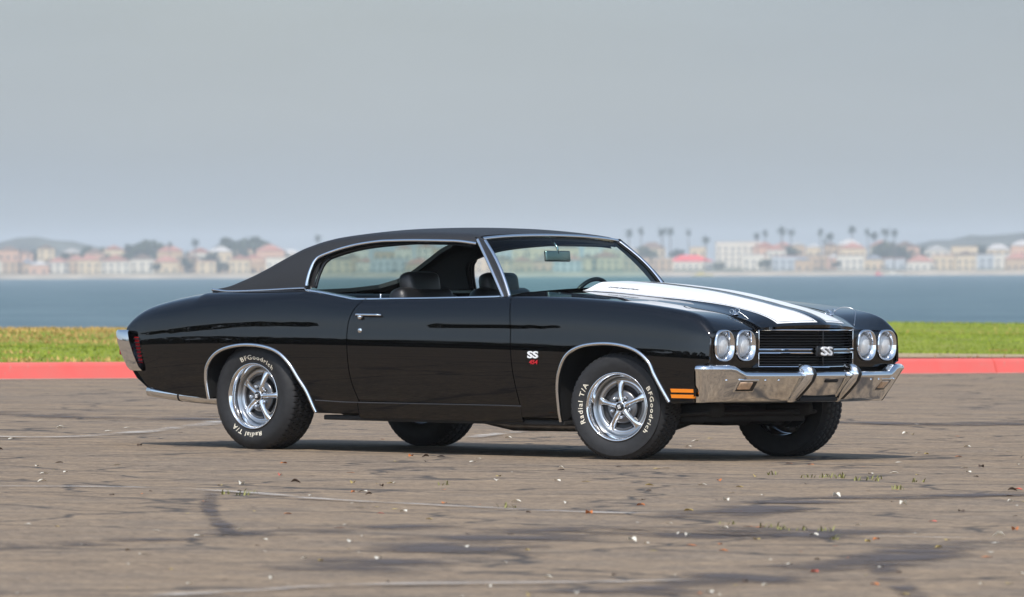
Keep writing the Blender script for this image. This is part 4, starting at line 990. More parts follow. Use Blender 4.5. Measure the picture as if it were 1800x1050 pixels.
# red painted kerb, cast in lengths
m, t, b = new_mat('red_kerb_paint'); tcn = t.nodes.new('ShaderNodeTexCoord'); ov = tcn.outputs['Object']
cA = mixc(t, rng(t, noise(t, ov, 2.2, 6), 0.35, 0.7, 0, 1), (0.80, 0.125, 0.105), (0.72, 0.16, 0.13))
cB = mixc(t, rng(t, noise(t, ov, 9, 6, 0.7), 0.62, 0.72, 0, 0.6), cA, (0.45, 0.32, 0.25))
t.links.new(cB, b.inputs['Base Color']); b.inputs['Roughness'].default_value = 0.6; M_['kerb'] = m
kerb = empty('red_kerb', LOT @ Matrix.Translation(kp(0, 0)))
tag(kerb, 'long red painted concrete kerb between the parking lot and the lawn', 'kerb')
prof = [(-0.005, -0.05), (0.0, 0.0), (0.045, 0.13), (0.062, 0.152), (0.085, 0.160), (0.22, 0.163), (0.22, -0.05)]
seg0 = None
for i in range(-6, 36):
    if seg0 is None:
        mb = MB(); mb.grid([[KD*sx + KN*a + Vector((0, 0, z)) for a, z in prof] for sx in (0.012, 2.985)])
        nb = len(prof); mb.f += [tuple(range(nb)), tuple(range(nb, 2*nb))]
        seg0 = mb.build('kerb_stone', M_['kerb'], kerb, False); o = seg0
    else: o = seg0.copy(); col.objects.link(o)
    o.location = KD*(i*3.0) + Vector((0, 0, random.uniform(-0.004, 0.004))) + KN*random.uniform(-0.006, 0.006)
# lawn
def far_edge(s):                                # depth of lawn behind the kerb at kerb coordinate s
    return float(np.interp(s, [-330, -60, -20, 10, 28, 68, 110, 330], [14, 16, 18, 22, 27.5, 40, 50, 60]))
def lawn_z(s, n):
    return 0.163 + 0.04*min(1, n/15) + 0.035*math.sin(s*0.21 + n*0.13) * min(1, n/6) + 0.03*math.sin(n*0.35 + s*0.06)*min(1, n/6)
m, t, b = new_mat('lawn_soil'); tcn = t.nodes.new('ShaderNodeTexCoord'); ov = tcn.outputs['Object']
cA = mixc(t, rng(t, noise(t, ov, 0.35, 5), 0.38, 0.62, 0, 1), (0.175, 0.225, 0.026), (0.24, 0.275, 0.042))
cB = mixc(t, rng(t, noise(t, ov, 0.9, 5), 0.58, 0.72, 0, 0.8), cA, (0.27, 0.21, 0.10))
t.links.new(cB, b.inputs['Base Color']); b.inputs['Roughness'].default_value = 0.95; b.inputs['Specular IOR Level'].default_value = 0.1
M_['lawn'] = m
rows = []
for s in list(np.arange(-18, 120, 3)) + list(np.arange(120, 331, 30)):
    fe = far_edge(s); rows.append([kp(s, 0.21, 0.155)] + [kp(s, n, lawn_z(s, n)) for n in np.linspace(0.6, 1, 1)] + [kp(s, 0.6 + (fe - 0.6)*k, lawn_z(s, 0.6 + (fe - 0.6)*k)) for k in np.linspace(0.05, 1, 16)] + [kp(s, fe + 1.5, -0.3), kp(s, fe + 6, -2.5), kp(s, fe + 30, -8)])
mb = MB(); mb.grid(rows); tag(mb.build('lawn', M_['lawn'], None, True, LOT), 'mown green lawn strip with a bank down to the water', None, None, 'structure')
def dirt(s, n):
    w1 = (3.6 + 0.9*math.sin(s*1.7) + 0.5*math.sin(s*4.1)) * float(sstep(12.2, 14.2, s)) * (1 - 0.45*float(sstep(14.8, 18, s)))
    return n < w1 or (abs(n - 5.9 - 0.35*math.sin(s*3)) < 0.55 and 0.1 < s < 1.75)
M_['dirt'] = pmat('dry_dirt', (0.36, 0.27, 0.15), rough=0.95, var=0.4, vscale=2.5)
def blade_field(name, pts, hgt, wid, mat, label, seed, lean=0.5):
    rs = np.random.RandomState(seed); n = len(pts); pts = np.asarray(pts)
    a = rs.rand(n)*2*np.pi; h = hgt*(0.55 + 0.9*rs.rand(n)); w_ = wid*(0.6 + 0.8*rs.rand(n)); l = lean*h*rs.randn(n); l2 = lean*h*rs.randn(n)
    A = pts + np.stack([np.cos(a)*w_, np.sin(a)*w_, -0.01 + 0*a], 1); B = pts - np.stack([np.cos(a)*w_, np.sin(a)*w_, 0.01 + 0*a], 1); C = pts + np.stack([l, l2, h], 1)
    V = np.stack([A, B, C], 1).reshape(-1, 3); me = bpy.data.meshes.new(name)
    me.vertices.add(3*n); me.vertices.foreach_set('co', V.ravel()); me.loops.add(3*n); me.loops.foreach_set('vertex_index', np.arange(3*n, dtype=np.int32))
    me.polygons.add(n); me.polygons.foreach_set('loop_start', np.arange(0, 3*n, 3, dtype=np.int32)); me.polygons.foreach_set('loop_total', np.full(n, 3, dtype=np.int32))
    at = me.attributes.new('tint', 'FLOAT', 'POINT'); at.data.foreach_set('value', np.repeat(rs.rand(n), 3).astype(np.float32))
    me.update(); me.validate(); me.materials.append(mat); o = bpy.data.objects.new(name, me); col.objects.link(o); o.matrix_basis = LOT
    tag(o, label, None, None, 'stuff'); return o
def grass_mat(name, c_a, c_b):
    m, t, b = new_mat(name); at = t.nodes.new('ShaderNodeAttribute'); at.attribute_name = 'tint'
    tcn = t.nodes.new('ShaderNodeTexCoord'); pn = rng(t, noise(t, tcn.outputs['Object'], 0.4, 4), 0.35, 0.65, 0.75, 1.25)
    cA = mixc(t, at.outputs['Fac'], c_a, c_b); cB = mixc(t, 1.0, cA, pn, 'MULTIPLY'); t.links.new(cB, b.inputs['Base Color']); b.inputs['Roughness'].default_value = 0.8; b.inputs['Specular IOR Level'].default_value = 0.15
    return m
M_['grass'] = grass_mat('grass_blades', (0.175, 0.235, 0.022), (0.28, 0.315, 0.05)); M_['drygrass'] = grass_mat('dry_grass_blades', (0.36, 0.23, 0.07), (0.48, 0.32, 0.12))
def dirt_patch(ss, lo, hi, label):
    mb = MB(); mb.grid([[kp(s_, lo(s_) + (hi(s_) - lo(s_))*k, lawn_z(s_, lo(s_) + (hi(s_) - lo(s_))*k) + 0.012) for k in np.linspace(0, 1, 6)] for s_ in ss]); tag(mb.build('bare_dirt', M_['dirt'], None, True, LOT), label, None, None, 'structure')
def w_edge(s_): return 0.3 + (3.6 + 0.9*math.sin(s_*1.7) + 0.5*math.sin(s_*4.1)) * float(sstep(12.2, 14.2, s_)) * (1 - 0.45*float(sstep(14.8, 18, s_)))
dirt_patch(np.linspace(12.2, 45, 90), lambda s_: 0.25, w_edge, 'strip of bare dry dirt behind the red kerb')
dirt_patch(np.linspace(0.1, 1.75, 16), lambda s_: 5.9 + 0.35*math.sin(s_*3) - 0.5*math.sin((s_ - 0.1)/1.65*3.14), lambda s_: 5.9 + 0.35*math.sin(s_*3) + 0.5*math.sin((s_ - 0.1)/1.65*3.14), 'small bare patch worn in the lawn')
rs = np.random.RandomState(3); P = []; PD = []
for _ in range(150000):
    s = rs.rand()*86 - 10; n = 0.3 + (far_edge(s) - 0.3)*rs.rand()**1.15
    if dirt(s, n) and rs.rand() < 0.85: continue
    q = kp(s, n, lawn_z(s, n))
    pd = 0.5 + 0.5*math.sin(s*0.9 + 2*math.sin(n*0.5)) * math.sin(n*1.1 + s*0.3)
    fe = far_edge(s)
    dry = (n < 0.9 + 0.5*math.sin(s*0.8)) and rs.rand() < 0.5 or (n > fe - 9 + 2*math.sin(s*0.7) and rs.rand() < 1.0*(1 - float(sstep(36, 46, s)))) or (pd > 0.93 and rs.rand() < 0.6)
    (PD if dry else P).append(q[:])
blade_field('grass', P, 0.022, 0.016, M_['grass'], 'short green grass covering the lawn behind the red kerb', 11)
blade_field('dry_grass', PD, 0.034, 0.016, M_['drygrass'], 'dry straw-coloured grass along the edges of the lawn', 12)

# ------------------------------------------------------------------ stains and sealed cracks on the lot
def stain_mat(name, colr, dens, sc_=3.0):
    m = bpy.data.materials.new(name); m.use_nodes = True; t = m.node_tree; b = t.nodes['Principled BSDF']; b.inputs['Base Color'].default_value = (*colr, 1); b.inputs['Roughness'].default_value = 0.9
    at = t.nodes.new('ShaderNodeAttribute'); at.attribute_name = 'edge'; tcn = t.nodes.new('ShaderNodeTexCoord')
    n = noise(t, tcn.outputs['Object'], sc_, 6, 0.65); ad = t.nodes.new('ShaderNodeMath'); ad.operation = 'MULTIPLY'; t.links.new(at.outputs['Fac'], ad.inputs[0]); t.links.new(rng(t, n, 0.40, 0.62, 0.0, 1.7), ad.inputs[1])
    f_ = rng(t, ad.outputs[0], 0.05, 1.25, 0.0, dens); t.links.new(f_, b.inputs['Alpha']); return m
M_['tar'] = stain_mat('tar_stain', (0.090, 0.074, 0.070), 0.85, 1.6); M_['linepaint'] = stain_mat('worn_line_paint', (0.52, 0.48, 0.43), 0.62, 2.2)
def ribbon(name, pts, width, mat, label, z, cat):
    P = [Vector(p) for p in smooth_line([q[:] for q in pts], 10)]; V = []; F_ = []; ed = []
    for i, p in enumerate(P):
        tv = (P[min(i+1, len(P)-1)] - P[max(i-1, 0)]); tv.z = 0; tv.normalize(); nv = Vector((-tv.y, tv.x, 0)); wv_ = width*(0.75 + 0.5*random.random()); k = min(1, i/3, (len(P)-1-i)/3)
        for j, a in enumerate((-1, -0.5, 0, 0.5, 1)): V.append((p.x + nv.x*a*wv_/2, p.y + nv.y*a*wv_/2, z)); ed.append(k*(1 - abs(a)**2))
    for i in range(len(P) - 1):
        for j in range(4): F_.append((i*5+j, i*5+j+1, (i+1)*5+j+1, (i+1)*5+j))
    o = mesh_obj(name, V, F_, M_[mat], None, True, None, LOT); at = o.data.attributes.new('edge', 'FLOAT', 'POINT'); at.data.foreach_set('value', np.array(ed, np.float32)); tag(o, label, None, None, 'structure')
tars = [([(-200, 975), (0, 962), (300, 948), (600, 932), (800, 924)], 0.5), ([(560, 1012), (750, 975), (900, 945), (1100, 930), (1300, 945), (1500, 925)], 0.9), ([(1980, 940), (1800, 955), (1640, 963), (1560, 985), (1380, 1005), (1180, 1037), (950, 1046)], 0.55),
        ([(1545, 985), (1560, 1010), (1600, 1045), (1640, 1080)], 0.14), ([(1180, 918), (1400, 884), (1600, 874), (1900, 868)], 0.6), ([(372, 866), (366, 890), (374, 908), (392, 926), (410, 945)], 0.10), ([(-100, 720), (150, 735), (300, 738), (420, 731)], 0.9), ([(1480, 742), (1650, 748), (1900, 740)], 1.0)]
for i, (q, wd) in enumerate(tars): ribbon('tar_stain', [at_z(a, c) for a, c in q], wd, 'tar', 'dark tar stain smeared across the asphalt', 0.003 + 0.0005*i, 'stain')
lines = [([(-150, 856), (60, 857), (250, 859), (420, 867), (560, 879), (760, 890), (960, 900), (1150, 906)], 0.17), ([(1500, 944), (1620, 947), (1900, 953)], 0.12), ([(250, 1052), (450, 1041), (650, 1031), (1000, 1027), (1300, 1022)], 0.15), ([(-60, 768), (120, 770), (300, 756), (420, 738)], 0.25), ([(800, 774), (900, 762), (1010, 752)], 0.2)]
for i, (q, wd) in enumerate(lines): ribbon('paint_line', [at_z(a, c) for a, c in q], wd, 'linepaint', 'worn remains of a white parking line', 0.0075 + 0.0005*i, 'line')

# ------------------------------------------------------------------ fallen leaves and weeds
def leaf_mesh(curl, seed):
    rs = random.Random(seed); V = []; F_ = []; n = 7
    for i in range(n):
        u = i/(n-1); wd = 0.42*math.sin(math.pi*min(0.97, max(0.04, u)))**0.8*(1 - 0.25*u); x = u - 0.5
        for j, a in enumerate((-1, -0.5, 0, 0.5, 1)):
            z = curl*(abs(a)**1.7*wd*1.6) + 0.25*curl*math.sin(u*math.pi*1.2 + rs.random()*0.4)*0.6 + 0.015
            V.append((x, a*wd, z + 0.02*rs.random()))
    for i in range(n-1):
        for j in range(4): F_.append((i*5+j, i*5+j+1, (i+1)*5+j+1, (i+1)*5+j))
    zmin = min(v[2] for v in V); V = [(x, y, z - zmin) for x, y, z in V]
    me = bpy.data.meshes.new('fallen_leaf'); me.from_pydata(V, [], F_); me.shade_smooth(); return me
LM = {}
for k, (c1_, var) in dict(c=((0.74, 0.69, 0.58), 0.2), o=((0.55, 0.17, 0.04), 0.35), d=((0.10, 0.065, 0.045), 0.3), r=((0.60, 0.12, 0.08), 0.3), y=((0.46, 0.34, 0.10), 0.3)).items(): LM[k] = pmat('leaf_' + k, c1_, rough=0.75, var=var, vscale=2.0)
LL = dict(c=('curled pale cream dry leaf lying on the asphalt', 'pale dry leaves'), o=('small orange dry leaf lying on the asphalt', 'orange leaves'), d=('small dark brown curled leaf lying on the asphalt', 'dark leaves'), r=('reddish pink dry leaf lying on the asphalt', 'reddish leaves'), y=('yellowish tan dry leaf lying on the asphalt', 'tan leaves'))
leaf_meshes = [leaf_mesh(c, i) for i, c in enumerate((0.2, 0.5, 0.9, 1.4))]
leaf_list = {'c': [(78, 834, 22), (74, 848, 12), (205, 819, 16), (425, 854, 14), (20, 773, 26), (105, 754, 16), (190, 759, 10), (224, 753, 8), (328, 781, 9), (639, 865, 14), (690, 851, 12), (831, 813, 14), (873, 846, 10), (980, 847, 16), (907, 884, 12), (995, 886, 8), (709, 901, 12), (1112, 953, 20), (665, 984, 26), (1234, 854, 15), (1276, 882, 13), (1471, 875, 20), (1571, 833, 9), (1588, 889, 12), (1430, 943, 22), (1377, 997, 12), (1549, 980, 12), (1549, 999, 9), (1209, 944, 8), (1700, 787, 26), (1745, 791, 28), (1695, 824, 24), (1790, 818, 22), (1610, 747, 24), (1740, 972, 28), (1755, 945, 12), (1014, 1045, 10), (818, 963, 14), (616, 954, 14), (1222, 777, 12), (1210, 786, 14), (893, 771, 12), (967, 770, 16), (1580, 814, 8), (48, 922, 10), (350, 943, 14), (465, 950, 9), (274, 934, 8), (1176, 921, 8), (1123, 920, 9), (1190, 940, 8), (1388, 994, 8), (1248, 1043, 12), (860, 1033, 9), (963, 1017, 9), (1352, 986, 6)],
 'o': [(780, 862, 10), (781, 886, 14), (1126, 890, 10), (1035, 905, 30), (1315, 927, 16), (1335, 928, 14), (1215, 960, 15), (1266, 959, 7), (1272, 970, 11), (1264, 847, 14), (1425, 818, 12), (1538, 1030, 11), (1735, 981, 40), (1228, 1045, 10), (1299, 901, 18), (499, 816, 12), (722, 804, 9), (1124, 880, 7), (616, 832, 9), (1784, 934, 26), (360, 883, 7), (506, 905, 9), (1430, 1007, 13), (1540, 950, 9), (1578, 862, 6)],
 'd': [(671, 857, 7), (548, 838, 8), (520, 850, 10), (823, 941, 9), (929, 903, 6), (259, 976, 12), (360, 1006, 6), (245, 785, 12), (1117, 819, 10), (986, 828, 10), (775, 804, 9), (1087, 822, 6), (1140, 864, 6), (1780, 864, 26), (1775, 874, 34), (1690, 760, 22), (1448, 875, 5), (1580, 1009, 8), (1508, 1024, 6), (1131, 881, 6), (631, 866, 6), (495, 836, 8), (1436, 986, 6), (1690, 901, 30), (1725, 823, 18)],
 'r': [(596, 929, 17), (669, 904, 8), (1432, 1007, 10), (492, 837, 7), (1790, 862, 20), (1640, 918, 14)],
 'y': [(1155, 825, 12), (1171, 824, 10), (620, 851, 12), (696, 812, 14), (687, 851, 11), (1030, 848, 12), (1330, 950, 14), (660, 892, 10), (633, 893, 10), (1775, 1027, 30), (1590, 1047, 30), (1210, 900, 12), (930, 1050, 10)]}
rl = random.Random(5); extra = {'c': 60, 'd': 45, 'y': 40, 'o': 14}
for k, L in leaf_list.items():
    items = [(a, c, wd) for a, c, wd in L] + [(rl.uniform(-60, 1860), 760 + 290*rl.random()**1.3, rl.uniform(4, 9)) for _ in range(extra.get(k, 0))]
    for (a, c, wd) in items:
        p = at_z(a, c)
        if -2.7 < p.x < 2.5 and -1.0 < p.y < 1.0: continue
        size = max(0.012, min(0.050, wd * (p - Vector(CAM)).length / FPX * 1.75))
        o = bpy.data.objects.new('fallen_leaf', leaf_meshes[rl.randrange(4)]); col.objects.link(o)
        if not o.data.materials: o.data.materials.append(LM['c'])
        o.material_slots[0].link = 'OBJECT'; o.material_slots[0].material = LM[k]
        o.matrix_basis = LOT @ Matrix.Translation((p.x, p.y, 0.003)) @ Matrix.Rotation(rl.uniform(0, 6.28), 4, 'Z') @ Matrix.Rotation(rl.uniform(-0.06, 0.06), 4, 'X') @ Matrix.Diagonal((size, size*0.8, size*rl.uniform(0.18, 0.42), 1))
        sz = 'tiny' if size < 0.022 else ('small' if size < 0.04 else 'large'); near = min([((p - Vector(q)).length, nm) for q, nm in (((1.42, -0.9, 0), 'near the front wheel'), ((-1.42, -0.9, 0), 'near the rear wheel'), ((2.4, 0.6, 0), 'before the front bumper'), ((-4, 0.5, 0), 'behind the rear bumper'), ((5, -6, 0), 'on the open asphalt before the car'), ((8, -4, 0), 'ahead of the car on the open asphalt'), ((4, -9, 0), 'far out from the rear wheel'), ((11, -13, 0), 'well out in the lot from the car'), ((-9, 6, 0), 'between the car and the red kerb'))])[1]
        tag(o, '%s %s, %s' % (sz, LL[k][0].replace('small ', '').replace(' lying on the asphalt', ''), near), 'leaf', LL[k][1])
def near_car(p): return min([((p - Vector(q)).length, nm) for q, nm in (((1.42, -0.9, 0), 'near the front wheel'), ((-1.42, -0.9, 0), 'near the rear wheel'), ((2.4, 0.6, 0), 'before the front bumper'), ((-4, 0.5, 0), 'behind the rear bumper'), ((5, -6, 0), 'out before the car'), ((8, -4, 0), 'ahead of the car'), ((4, -9, 0), 'far out from the rear wheel'), ((11, -13, 0), 'well out in the lot'))])[1]
M_['weed'] = pmat('weed_green', (0.20, 0.19, 0.06), rough=0.8, var=0.4, vscale=20)
for (a, c, n) in [(1452, 840, 8), (1468, 838, 12), (1478, 841, 10), (1519, 845, 8), (1533, 843, 12), (1543, 846, 8), (1360, 835, 6), (1420, 840, 5), (1608, 848, 8), (890, 893, 10), (400, 869, 7), (430, 871, 6), (450, 868, 6), (1284, 922, 7), (1376, 932, 8), (1407, 933, 6), (1452, 935, 6), (1467, 949, 8), (1578, 861, 5), (1355, 928, 6), (785, 853, 5)]:
    p = at_z(a, c); mb = MB(); rr_ = random.Random(a)
    for k in range(max(8, n)):
        an = rr_.uniform(0, 6.28); le = rr_.uniform(0.012, 0.030); q = Vector((rr_.gauss(0, 0.016), rr_.gauss(0, 0.03), 0)); d = Vector((math.cos(an), math.sin(an), 0)); sd_ = Vector((-d.y, d.x, 0))*0.004
        mb.add([q - sd_, q + sd_, q + d*le*0.4 + sd_*0.8 + Vector((0, 0, le*0.7)), q + d*le*0.4 - sd_*0.8 + Vector((0, 0, le*0.7)), q + d*le*0.9 + Vector((0, 0, le))], [(0, 1, 2, 3), (3, 2, 4)])
    o = mb.build('weed_tuft', M_['weed'], None, False, LOT @ Matrix.Translation((p.x, p.y, -0.001))); tag(o, '%s green weed tuft in a crack of the asphalt, %s' % ('thick' if n > 9 else ('small' if n > 6 else 'sparse'), near_car(p)), 'weed', 'weeds in the cracks')

# ------------------------------------------------------------------ water and the far shore (level world frame)
WZ = -1.35; FS = 1.5
m, t, b = new_mat('bay_water'); tcn = t.nodes.new('ShaderNodeTexCoord'); mpn = t.nodes.new('ShaderNodeMapping'); t.links.new(tcn.outputs['Object'], mpn.inputs[0])
b.inputs['Base Color'].default_value = (0.035, 0.075, 0.10, 1); b.inputs['Roughness'].default_value = 0.35; b.inputs['IOR'].default_value = 1.33; b.inputs['Specular IOR Level'].default_value = 0.22
n1 = noise(t, mpn.outputs[0], 0.35, 6, 0.6); n2 = noise(t, mpn.outputs[0], 0.045, 9, 0.72)
bpn = t.nodes.new('ShaderNodeBump'); bpn.inputs['Strength'].default_value = 1.0; bpn.inputs['Distance'].default_value = 0.9; t.links.new(n1, bpn.inputs['Height']); t.links.new(bpn.outputs[0], b.inputs['Normal'])
cw = mixc(t, rng(t, n2, 0.35, 0.65, 0, 1), (0.042, 0.090, 0.112), (0.130, 0.190, 0.205)); t.links.new(cw, b.inputs['Base Color']); M_['water'] = m
fwd = (ray(900, 480, CW)); fwd.z = 0; fwd.normalize(); rgt = Vector((-fwd.y, fwd.x, 0)) * -1
C0 = Vector((CAM[0], CAM[1], 0)); SH = 4500.0
def wp(lat, dist, z=0.0): return C0 + fwd*dist + rgt*lat + Vector((0, 0, z))
mb = MB(); mb.add([wp(-2600, 92, WZ), wp(2600, 92, WZ), wp(3600, SH + 60, WZ), wp(-3600, SH + 60, WZ)], [(0, 3, 2, 1)])
wat = mb.build('bay_water', M_['water'], None, False); tag(wat, 'rippled grey-blue bay water', None, None, 'structure')
# far land
M_['sand'] = pmat('far_sand', (0.42, 0.34, 0.24), rough=0.95, var=0.3, vscale=0.05); M_['farland'] = pmat('far_land', (0.10, 0.11, 0.06), rough=0.95, var=0.5, vscale=0.02)
lats = np.linspace(-3600, 3600, 121)
def land_h(l, d): return 1.4 + 2.4*sstep(0, 180, d) + 1.0*math.sin(l*0.011)*sstep(30, 200, d)
mb = MB(); mb.grid([[wp(l, SH - 6, WZ - 0.5), wp(l, SH + 4, 0.6), wp(l, SH + 14, 1.3)] for l in lats]); tag(mb.build('far_beach', M_['sand'], None, True), 'pale sandy strip at the far water line', None, None, 'structure')
mb = MB(); mb.grid([[wp(l, SH + d, land_h(l, d)) for d in (13.9, 40, 90, 160, 300, 1300)] for l in lats]); tag(mb.build('far_land', M_['farland'], None, True), 'low land of the far shore', None, None, 'structure')
def hill_h(l):
    px_ = 900 + l*FPX/6000
    return 1.45*(7 + 13*float(np.exp(-((px_ - 60)/210)**2)) + 15*float(np.exp(-((px_ - 1760)/170)**2)) + 7*math.exp(-((l + 900)/350)**2) + 8*math.exp(-((l - 900)/300)**2) + 1.2*math.sin(l*0.06) + 0.8*math.sin(l*0.17))
hl = np.linspace(-3600, 3600, 481)
mb = MB(); mb.grid([[wp(l, 5750, 3), wp(l, 5900, 0.6*hill_h(l)), wp(l, 6000, hill_h(l)), wp(l, 6300, hill_h(l)*0.9), wp(l, 6900, 0)] for l in hl]); tag(mb.build('far_hills', pmat('far_hills', (0.085, 0.085, 0.06), rough=0.95, var=0.6, vscale=0.02), None, True), 'low hazy hills behind the far shore', None, None, 'structure')

walls = [pmat('stucco_%s' % n, c, rough=0.85, var=0.1, vscale=0.3) for n, c in (('cream', (0.62, 0.47, 0.29)), ('white', (0.68, 0.6, 0.48)), ('tan', (0.5, 0.34, 0.2)), ('peach', (0.62, 0.37, 0.24)), ('grey', (0.45, 0.46, 0.46)))]
roofs = [pmat('roof_%s' % n, c, rough=0.8, var=0.2, vscale=0.5) for n, c in (('red_tile', (0.42, 0.19, 0.13)), ('brown', (0.20, 0.13, 0.09)), ('grey', (0.22, 0.22, 0.23)), ('pale', (0.5, 0.46, 0.42)), ('bright_red', (0.70, 0.10, 0.09)))]
wname = ['cream', 'white', 'tan', 'peach', 'grey']; rname = ['red tile', 'brown', 'grey', 'pale', 'bright red']
M_['window'] = pmat('far_window_glass', (0.05, 0.07, 0.085), rough=0.15)
def house(px_, back, wd, dp, h, wi, ri, kind, label, group='houses on the far shore'):
    lat = (px_ - 900)*(SH + back*FS)/FPX; back = back*FS; wd, dp, h = wd*FS, dp*FS, h*FS; z0 = land_h(lat, back) - 0.3
    M = Matrix.Translation(wp(lat, SH + back, z0)) @ Matrix(((rgt.x, fwd.x, 0, 0), (rgt.y, fwd.y, 0, 0), (0, 0, 1, 0), (0, 0, 0, 1)))
    e = empty('shore_house', M); tag(e, label, 'building', group)
    mb = MB(); mb.box((0, dp/2, h/2), (wd, dp, h)); mb.build('wall', walls[wi], e, False)
    mb = MB(); ov_ = 0.5; rh = min(3.9, wd*0.22)
    if kind == 'flat': mb.box((0, dp/2, h + 0.25), (wd + 0.5, dp + 0.5, 0.5))
    elif kind == 'hip':
        a, c = wd/2 + ov_, dp/2 + ov_; i_ = max(0.3, a - c)
        mb.add([(-a, dp/2 - c, h), (a, dp/2 - c, h), (a, dp/2 + c, h), (-a, dp/2 + c, h), (-i_, dp/2, h + rh), (i_, dp/2, h + rh)], [(0, 1, 5, 4), (1, 2, 5), (2, 3, 4, 5), (3, 0, 4), (3, 2, 1, 0)])
    else:
        a, c = wd/2 + ov_, dp/2 + ov_
        mb.add([(-a, dp/2 - c, h), (a, dp/2 - c, h), (a, dp/2 + c, h), (-a, dp/2 + c, h), (0, dp/2 - c, h + rh), (0, dp/2 + c, h + rh)], [(0, 1, 4), (1, 2, 5, 4), (2, 3, 5), (3, 0, 4, 5), (3, 2, 1, 0)])
    mb.build('roof', roofs[ri], e, False)
    fl = max(1, int(h // 3.6)); nw = max(2, int(wd // 4)); w0 = None
    for k in range(fl):
        for j in range(nw):
            if w0 is None:
                mb = MB(); mb.box((0, -0.02, 0), (1.6, 0.16, 1.8)); w0 = mb.build('window', M_['window'], e, False); o = w0
            else: o = w0.copy(); col.objects.link(o)
            o.location = ((j + 0.5 - nw/2)*wd/nw, 0, 1.9 + 3.5*k)
    return e
def landmark(px_):
    return min([(abs(px_ - 90), 'below the low hill past the car trunk'), (abs(px_ - 245), 'beyond the trunk lid of the car'), (abs(px_ - 350), 'before the sloping roof of the car'), (abs(px_ - 425), 'above the cream gabled house'), (abs(px_ - 500), 'by the peach villa'), (abs(px_ - 1120), 'just past the car windshield'), (abs(px_ - 1185), 'left of the bright red roof'), (abs(px_ - 1225), 'over the bright red roof'), (abs(px_ - 1300), 'at the large white building'), (abs(px_ - 1375), 'at the narrow white house'), (abs(px_ - 1440), 'between the narrow white and tall cream houses'), (abs(px_ - 1500), 'at the tall cream house'), (abs(px_ - 1560), 'above the small white boat'), (abs(px_ - 1650), 'past the small white boat'), (abs(px_ - 1760), 'before the higher hill')])[1]
rh_ = random.Random(21)
named = [(1213, 60, 19, 12, 3.6, 1, 4, 'hip', 'long low white house with a bright red roof on the far shore'), (1228, 95, 7, 8, 8.6, 0, 3, 'flat', 'pale tower block behind the bright red roof'),
         (1299, 80, 19, 14, 11.0, 1, 3, 'flat', 'large white flat-roofed building on the far shore'), (1325, 45, 9, 9, 6.5, 1, 3, 'flat', 'white annex in front of the large white building'),
         (1365, 70, 8, 9, 8.0, 1, 0, 'hip', 'narrow white house right of the large white building'), (1500, 60, 11, 10, 8.8, 0, 0, 'hip', 'tall cream house with a red roof before a dark tree clump'), (475, 60, 12, 10, 9.0, 3, 0, 'hip', 'peach villa with red roof showing above the trunk of the car'),
         (445, 45, 8, 9, 6.0, 0, 0, 'gable', 'cream gabled house just left of the peach villa')]
for n_ in named: house(*n_)
seen_lab = {}
for backs, h0, h1, gap0, gap1 in (((75, 95, 115, 135), 7.0, 10.0, 0.75, 1.3), ((24, 36, 50), 3.6, 6.6, 0.6, 1.1)):
    x = -320
    while x < 2150:
        wd = rh_.uniform(6, 12); px_ = x + wd*FPX*FS/SH/2
        ri = rh_.choices(range(4), (3, 3, 1, 3))[0]; wi = rh_.choices(range(5), (4, 3, 4, 3, 1))[0]; back = rh_.choice(backs)
        if not (1165 < px_ < 1345):
            kind = rh_.choice(('hip', 'gable', 'hip', 'flat'))
            lab = '%s house, %s %s roof, %s, %s' % (wname[wi], 'flat' if kind == 'flat' else ('hipped' if kind == 'hip' else 'gabled'), rname[ri], 'waterside' if back < 60 else 'back row', landmark(px_))
            house(px_, back, wd, rh_.uniform(7, 10), rh_.uniform(h0, h1), wi, ri, kind, lab, 'houses on the far shore')
        x += wd*FPX*FS/SH*rh_.uniform(gap0, gap1)

# ------------------------------------------------------------------ trees
def leaf_cloud(blobs, n, size, seed):
    rs = np.random.RandomState(seed); tot = sum(b_[3]**2 for b_ in blobs); V = []
    for (x, y, z, r) in blobs:
        k = max(4, int(n*r*r/tot)); d = rs.randn(k, 3); d /= np.linalg.norm(d, axis=1, keepdims=True); rad = r*(0.45 + 0.6*rs.rand(k)**0.6)
        c = np.array([x, y, z]) + d*rad[:, None]*np.array([1, 1, 0.8]); a = rs.randn(k, 3); a /= np.linalg.norm(a, axis=1, keepdims=True); b_ = np.cross(a, rs.randn(k, 3)); b_ /= np.linalg.norm(b_, axis=1, keepdims=True)
        s = size*(0.5 + rs.rand(k))[:, None]; V.append(np.stack([c - a*s, c - b_*s*0.6, c + a*s, c + b_*s*0.6], 1))
    V = np.concatenate(V).reshape(-1, 3); return V, [(4*i, 4*i+1, 4*i+2, 4*i+3) for i in range(len(V)//4)]
M_['bark'] = pmat('bark', (0.10, 0.075, 0.055), rough=0.9, var=0.3, vscale=2)
LEAF = [pmat('foliage_%d' % i, c, rough=0.7, var=0.35, vscale=0.6) for i, c in enumerate(((0.045, 0.060, 0.022), (0.060, 0.075, 0.028), (0.050, 0.065, 0.035)))]
